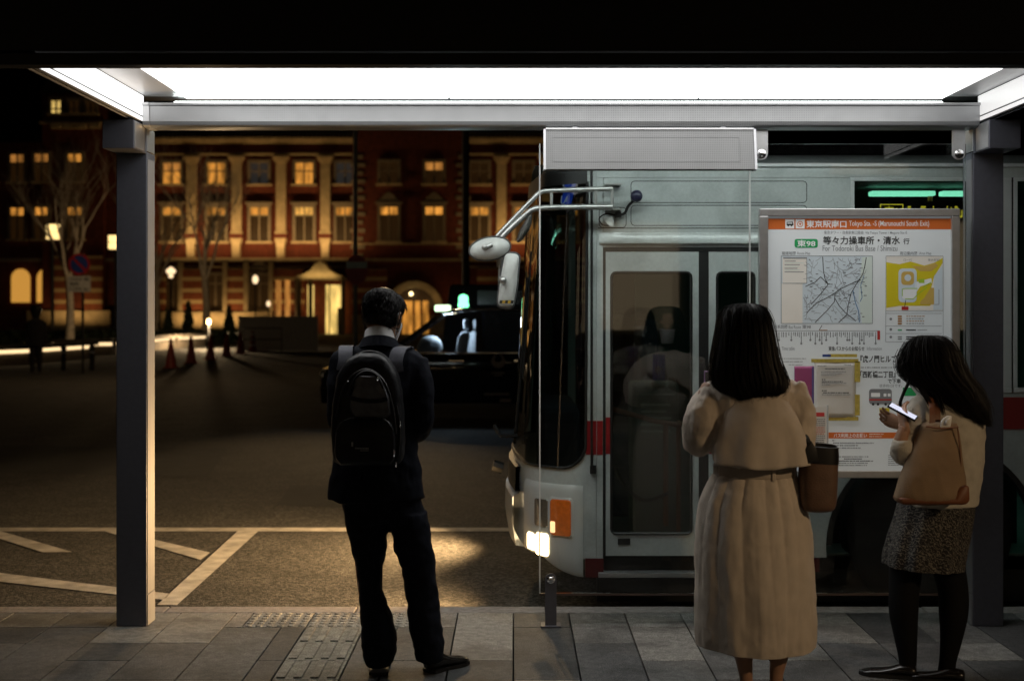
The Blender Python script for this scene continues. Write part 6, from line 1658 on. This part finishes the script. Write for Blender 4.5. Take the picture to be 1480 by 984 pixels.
# her phone, its mauve edge just showing by her shoulder
ph = thing('phone', 'mauve phone held up by the woman in the trench coat', 'phone', Wp(1021,540,ZA+.33))
c = Wp(1030,560,ZA+.335); mb = MB(); mb.box(c.x-.036, c.x+.036, c.y-.004, c.y+.004, c.z-.075, c.z+.07, bev=.003); mb.build('case', M('mauve_case', (.30,.20,.42), rough=.4), ph)
mb = MB(); mb.box(c.x-.032, c.x+.032, c.y-.0055, c.y-.004, c.z-.07, c.z+.065); mb.build('screen', M('dim_screen', (.03,.03,.04), rough=.1), ph)
# her handbag
ZB_ = 5.08; hX, hZ = fr(ZB_)
hb = thing('handbag', 'brown leather bucket handbag with a black rim beside the trench coat', 'handbag', (hX(1182), ZB_, hZ(738)))
lea = M('brown_leather', (.15,.085,.055), rough=.5, var=.15, scale=20, bump=.2, bscale=160)
mb = MB(); rr = dense([(739,1168,1196,.03,0),(735,1160,1204,.05,0),(725,1156,1207.5,.058,0),(700,1155,1209,.062,0),(666,1156,1210,.064,0)], 4); rows_loft(mb, rr, ZB_, n=44, ex=3); mb.build('body', lea, hb, smooth=50)
mb = MB(); rows_loft(mb, [(668,1155.3,1210.7,.0655,0),(655,1155.5,1210.5,.066,0),(645,1156.5,1209.5,.064,0),(645,1159.5,1206.5,.058,0),(660,1160,1206,.056,0)][::-1], ZB_, n=44, ex=3) if False else None
o2 = MB(); rings = []
for py, k in ((668,1.02),(656,1.03),(644,1.015),(643.6,.95),(660,.93)):
    cx = hX(1183); rx = (hX(1210)-hX(1156))/2*k; ring = []
    for i in range(44):
        a = 2*PI*i/44; cc, s_ = math.cos(a), math.sin(a); r = (abs(cc)**3+abs(s_)**3)**(-1/3); ring.append((cx + rx*r*cc, ZB_ + .064*k*r*s_, hZ(py - (2 if s_ > 0 else 0) + 2*cc)))
    rings.append(ring)
o2.loft(rings, cap=False); o2.build('rim', M('black_leather_rim', (.010,.009,.009), rough=.4), hb, smooth=50)
mb = MB(); mb.tube([Wp(1166,652,ZB_-.06), Wp(1166,636,ZB_-.05), Wp(1160,626,ZB_+.0), Wp(1158,622,ZB_+.06), Wp(1164,636,ZB_+.07), Wp(1168,650,ZB_+.06)], .014, n=8, smooth=5, flat=.5); mb.prism([(hX(1152),hZ(668)),(hX(1177),hZ(664)),(hX(1174),hZ(646)),(hX(1166),hZ(634)),(hX(1156),hZ(648))], 'xz', ZB_-.078, ZB_-.066, bev=.003); mb.build('strap', M('black_strap', (.010,.009,.009), rough=.5), hb, smooth=50)
mb = MB(); mb.box(hX(1168), hX(1203), ZB_-.02, ZB_+.01, hZ(665), hZ(647.5)); mb.build('pouch', M('pouch_cream', (.4,.37,.33), rough=.6), hb)

# ---- woman with tote bag, looking at her phone
ZC = 5.58; cX, cZ = fr(ZC)
wc = thing('person', 'woman in a cream cardigan and patterned skirt looking down at her bright phone', 'person', (cX(1345), ZC, 0))
knit = M('cream_knit', (.50,.46,.39), rough=.9, var=.08, scale=30, bump=.35, bscale=320)
hc = Vector((cX(1341), ZC+.0, cZ(527))); TC = headT(hc, R(58), R(-30), .93)
mb = MB(); add_head(mb, TC, Vector((cX(1356), ZC, cZ(578))))
rows_loft(mb, [(565,1344,1376,.05,0),(580,1326,1398,.085,0),(620,1326,1404,.10,0),(670,1322,1404,.09,0),(720,1312,1402,.11,0),(745,1310,1394,.10,0),(765,1316,1380,.06,0)], ZC)
ARM = [(1328,584,-.02),(1312,618,-.09),(1300,646,-.12),(1285,634,-.165),(1291,612,-.17)]
mb.tube([Wp(px, py, ZC)+Vector((0,dy,0)) for px, py, dy in ARM], [.042,.038,.034,.030,.0235], n=12, smooth=4)
mb.tube([Wp(1400,584,ZC), Wp(1404,640,ZC), Wp(1360,650,ZC+.16), Wp(1320,620,ZC+.16)], [.042,.036,.032,.024], n=12, smooth=4)
for pts, rs in (([(1312,790),(1307,850),(1306,885),(1309,920),(1312,958),(1310,972)], [.05,.05,.052,.042,.033,.034]), ([(1362,800),(1376,850),(1377,885),(1374,920),(1369,955),(1368,970)], [.05,.05,.052,.041,.032,.033])):
    mb.tube([Wp(px, py, ZC) for px, py in pts], rs, n=14, smooth=4)
b = mb.build('body', skin, wc); remesh(b, .0065, 3)
mb = MB(); mb.bm.from_mesh(b.data); o_ = origin_of(b)
for v in mb.bm.verts: v.co += o_
hand(mb, Wp(1291,612,ZC)+Vector((0,-.17,0)), (.0,.45,.6), (.8,.2,-.1), 1, .5, .88); hand(mb, Wp(1320,620,ZC)+Vector((0,.16,0)), (-.7,.1,.35), (-.2,-.7,.3), 1, .7, .85)
mb.bm.to_mesh(b.data); mb.bm.free()
for v in b.data.vertices: v.co -= o_
for p in b.data.polygons: p.use_smooth = True
face_parts(wc, TC)
tights = M('black_tights', (.006,.006,.007), rough=.8, spec=.15)
mb = MB()
for pts, rs in (([(1312,780),(1307,850),(1306,885),(1309,920),(1312,956),(1309,974)], [.075,.0635,.0605,.0485,.0365,.038]), ([(1364,790),(1377,850),(1378,885),(1375,920),(1370,953),(1368,972)], [.075,.0635,.0600,.0465,.0355,.037])):
    mb.tube([Wp(px, py, ZC) for px, py in pts], rs, n=18, smooth=5)
mb.build('tights', tights, wc, smooth=True)
shoe(wc, (cX(1322), ZC-.03, 0), (cX(1322)-.3, ZC+.08, 0), L=.235, wd=.04, h=.06, m=shoem); shoe(wc, (cX(1383), ZC-.10, 0), (cX(1383)-.3, ZC+.02, 0), L=.235, wd=.04, h=.06, m=shoem)
sk_m = M('patterned_skirt', (.012,.010,.010), rough=.85, var=.1)
t = sk_m.node_tree; bb_ = t.nodes['Principled BSDF']; tc_ = t.nodes['Texture Coordinate']; mp_ = t.nodes.new('ShaderNodeMapping'); mp_.inputs['Scale'].default_value = (1,1,1); t.links.new(tc_.outputs['Object'], mp_.inputs[0])
wv = t.nodes.new('ShaderNodeTexWave'); wv.wave_type = 'BANDS'; wv.bands_direction = 'DIAGONAL'; wv.inputs['Scale'].default_value = 30; wv.inputs['Distortion'].default_value = 12; wv.inputs['Detail'].default_value = 3; wv.inputs['Detail Scale'].default_value = 2.2; t.links.new(mp_.outputs[0], wv.inputs[0])
gt_ = t.nodes.new('ShaderNodeMapRange'); gt_.inputs[1].default_value = .66; gt_.inputs[2].default_value = .92; t.links.new(wv.outputs['Fac'], gt_.inputs[0])
mx_ = t.nodes.new('ShaderNodeMix'); mx_.data_type = 'RGBA'; t.links.new(gt_.outputs[0], mx_.inputs[0]); mx_.inputs[6].default_value = (.012,.010,.010,1); mx_.inputs[7].default_value = (.15,.138,.115,1); t.links.new(mx_.outputs[2], bb_.inputs['Base Color'])
mb = MB()
rows_loft(mb, dense([(708,1306,1404,.12,0),(722,1301,1407,.13,0),(745,1296,1404,.14,0),(775,1287,1398,.15,0),(800,1281.5,1391,.157,0),(818,1280,1388,.16,0)],5), ZC, n=120, fold=lambda a, h: (.04*math.sin(9*a+.5)+.025*math.sin(15*a+2))*max(0,min(1,(.85-h)/.35)))
sk2 = mb.build('skirt', sk_m, wc, smooth=60)
for v in sk2.data.vertices:
    p = v.co + origin_of(sk2)
    if p.z < cZ(795): v.co.z -= .05*(p.x-cX(1334)) 
mb = MB()
rows_loft(mb, dense([(558,1345,1378,.055,.0),(566,1332,1392,.075,0),(576,1322,1404,.095,0),(592,1317,1414,.115,0),(620,1317,1420,.128,0),(655,1318,1419,.132,0),(690,1308,1417,.138,0),(722,1301,1413,.142,0),(728,1302,1412,.142,0)],3), ZC, n=56)
mb.tube([Wp(px, py, ZC)+Vector((0,dy,0)) for px, py, dy in [(1334,584,-.02),(1318,612,-.08),(1302,640,-.115),(1294,647,-.14),(1287,640,-.165),(1286,630,-.17)]], [.060,.064,.066,.062,.050,.036], n=18, smooth=5)
mb.tube([Wp(1400,586,ZC), Wp(1404,640,ZC), Wp(1365,652,ZC+.15), Wp(1335,632,ZC+.16)], [.058,.055,.05,.04], n=16, smooth=4)
cg = mb.build('cardigan', knit, wc); remesh(cg, .0065, 5)
wrinkle(cg, lambda p, n: .0045*fbm(p, (12,12,7), 6) + .0022*crease(p, (12,12,9), 4) + (.005 if p.x < cX(1318) else .002)*fbm(p, (20,20,40), 2))
long_hair('hair', wc, [(484.5,1334,1352,.02,.0),(488,1324,1362,.045,0),(496,1315,1370,.072,0),(510,1307,1379,.092,0),(528,1303,1387,.10,-.003),(544,1309,1394,.10,-.01),(558,1324,1405,.092,-.025),(574,1340,1412,.075,-.045),(588,1356,1417,.058,-.062),(599,1378,1416,.04,-.075),(604,1398,1417,.02,-.085)], ZC, 4200, 8, None, tip=.035, lift=.010, sway=2.2, wave=.05,
          locks=[([(1312,512,-.02),(1305,530,-.05),(1314,548,-.07),(1306,568,-.09),(1301,584,-.10),(1306,596,-.09)], .006), ([(1330,560,-.09),(1342,580,-.12),(1349,597,-.135)], .008), ([(1408,570,-.05),(1420,584,-.06),(1427,580,-.06)], .005), ([(1335,490,0),(1316,492,-.02),(1306,504,-.02),(1304,512,-.02)], .004), ([(1352,560,-.08),(1360,585,-.13),(1364,600,-.14)], .008)])
# her phone
p2 = thing('phone', 'black phone with a bright screen in the hand of the woman in the cardigan', 'phone', Wp(1290,598,ZC-.2))
c = Wp(1289,591,ZC)+Vector((0,-.155,0)); u = Vector((.085,-.035,-.048)).normalized(); w_ = Vector((.4,.75,.12)); w_ = (w_ - u*w_.dot(u)).normalized(); n_ = u.cross(w_)
if n_.z < 0: n_ = -n_
def slab_at(mb, c, hu, hw, t0, t1):
    mb.loft([[c+u*a*hu+w_*b_*hw+n_*t for a, b_ in ((-1,-1),(1,-1),(1,1),(-1,1))] for t in (t0, t1)])
mb = MB(); slab_at(mb, c, .062, .034, -.004, .004); mb.build('case', M('phone_black', (.01,.01,.012), rough=.25), p2)
mb = MB(); slab_at(mb, c, .057, .030, .004, .0048); mb.build('screen', M('phone_screen', (.1,.1,.1), rough=.1, emit=(.78,.80,1.), es=.9), p2)
# tote bag
ZT2 = 5.38; tXx, tZz = fr(ZT2)
tb = thing('tote_bag', 'tan canvas tote bag with a white packet sticking out of its top', 'tote bag', (tXx(1345), ZT2, tZz(724)))
canv = M('tan_canvas', (.25,.165,.095), rough=.75, var=.12, scale=10, bump=.25, bscale=300)
canb = M('rust_leather', (.16,.055,.02), rough=.5, var=.2)
tro = dense([(612,1337,1386,0,0),(618,1332,1388,0,0),(645,1319,1390,0,0),(680,1304,1392,0,0),(708,1294,1394,0,0),(720,1291,1393,0,0),(725,1296,1388,0,0)], 5)
def tote_rings(layers):
    out = [(r[2], r[0]) for r in tro] + [(r[1], r[0]) for r in tro[::-1]]; rings = []
    for y, k in layers: rings.append([Vector((tXx(1345+(x-1345)*k), y - (.02 if p > 650 else -.01), tZz(672+(p-672)*k))) for x, p in out])
    return rings
mb = MB(); rows_loft(mb, dense([(612,1338,1386,.022,.03),(618,1333,1387,.03,.025),(645,1319,1389.5,.045,.01),(680,1305,1392,.055,-.005),(706,1295,1394,.06,-.012),(718,1291.5,1394,.058,-.014),(725,1295,1389,.045,-.014),(727,1302,1380,.02,-.014)],5), ZT2, n=72, ex=3.2); tbo = mb.build('body', canv, tb, smooth=45); remesh(tbo, .006, 5); wrinkle(tbo, lambda p, n: .005*fbm(p, (8,6,5), 3) + .004*crease(p, (9,5,4), 1))
mb = MB(); mb.prism([(tXx(a), tZz(b_)) for a, b_ in ((1292,716),(1372,716),(1376,704),(1384,698),(1393,698),(1394,721),(1388,726),(1296,726))], 'xz', 5.306, 5.42, bev=.012); mb.build('corner_patch', canb, tb, smooth=45)
mb = MB()
for px, dy in ((1347,.0),(1355,.02)):
    P_ = [Wp(px,616,5.40+dy), Wp(px,595,5.42+dy), Wp(px-2,578,5.47+dy), Wp(px-4,569,5.55), Wp(px-8,570,5.62)]
    P_, _ = catmull(P_, [0]*5, 5); mb.loft([[p+Vector((-.011,-.004,0)), p+Vector((.011,-.004,0)), p+Vector((.011,.0,.003)), p+Vector((-.011,.0,.003))] for p in P_])
mb.build('strap', canb, tb, smooth=40)
mb = MB(); mb.prism([(tXx(x), tZz(y)) for x, y in ((1358,618),(1359.5,609),(1364,603),(1369,600.5),(1375.5,601),(1374.5,609),(1373,618))], 'xz', 5.372, 5.384, bev=.004); mb.prism([(tXx(x), tZz(y)) for x, y in ((1364,612),(1366,606),(1371,603.5),(1372,609),(1369,614))], 'xz', 5.362, 5.371, bev=.003); pkb = mb.build('packet', M('white_film', (.72,.72,.70), rough=.35), tb, smooth=50)
mb = MB(); mb.tube([Wp(1384,617,ZT2-.03), Wp(1387.5,650,ZT2-.035), Wp(1389.5,690,ZT2-.045), Wp(1391,716,ZT2-.045)], .0028, n=6, smooth=4); mb.tube([Wp(1338,616,ZT2-.028), Wp(1362,619,ZT2-.036), Wp(1385,617,ZT2-.03)], .003, n=6, smooth=4); mb.build('seam', canb, tb, smooth=True)
# ---- dark figure across the road
ZD = 36; dX, dZ = fr(ZD)
wd = thing('person', 'distant pedestrian in dark clothes standing by the glowing benches at far left', 'person', (dX(52), ZD, RD))
dk = M('dark_clothes', (.012,.011,.012), rough=.9)
mb = MB(); rows_loft(mb, [(442,46,58,.09,0),(449,43.5,60,.11,0),(456,46,58,.09,0),(460,47.5,56.5,.07,0),(464,40,65,.12,0),(475,39,66,.14,0),(495,42,63,.13,0),(500,42,63,.13,0)], ZD, n=24)
for a in (47, 57): mb.tube([Wp(a,498,ZD), Wp(a,520,ZD), Wp(a,538,ZD)], [.10,.08,.06], n=10)
for a, s in ((41,-1),(64,1)): mb.tube([Wp(a,466,ZD), Wp(a+s*2,482,ZD), Wp(a+s,498,ZD-.05)], [.065,.055,.045], n=8)
b = mb.build('body', dk, wd); remesh(b, .02, 4)
for a in (47, 57): shoe(wd, (dX(a), ZD+.05, RD), (dX(a), ZD-.3, RD), m=shoem)
for ch in wd.children:
    if ch.name.startswith('shoe'):
        for v in ch.data.vertices: v.co.z += RD
        for c_ in ch.children:
            for v in c_.data.vertices: v.co.z += RD
mb = MB(); rows_loft(mb, [(440.5,47,57,.07,0),(444,44.5,59,.105,0),(450,43.5,60,.115,0),(455,45.5,58.5,.10,0)], ZD, n=20); mb.build('hair', hairm, wd, smooth=True)
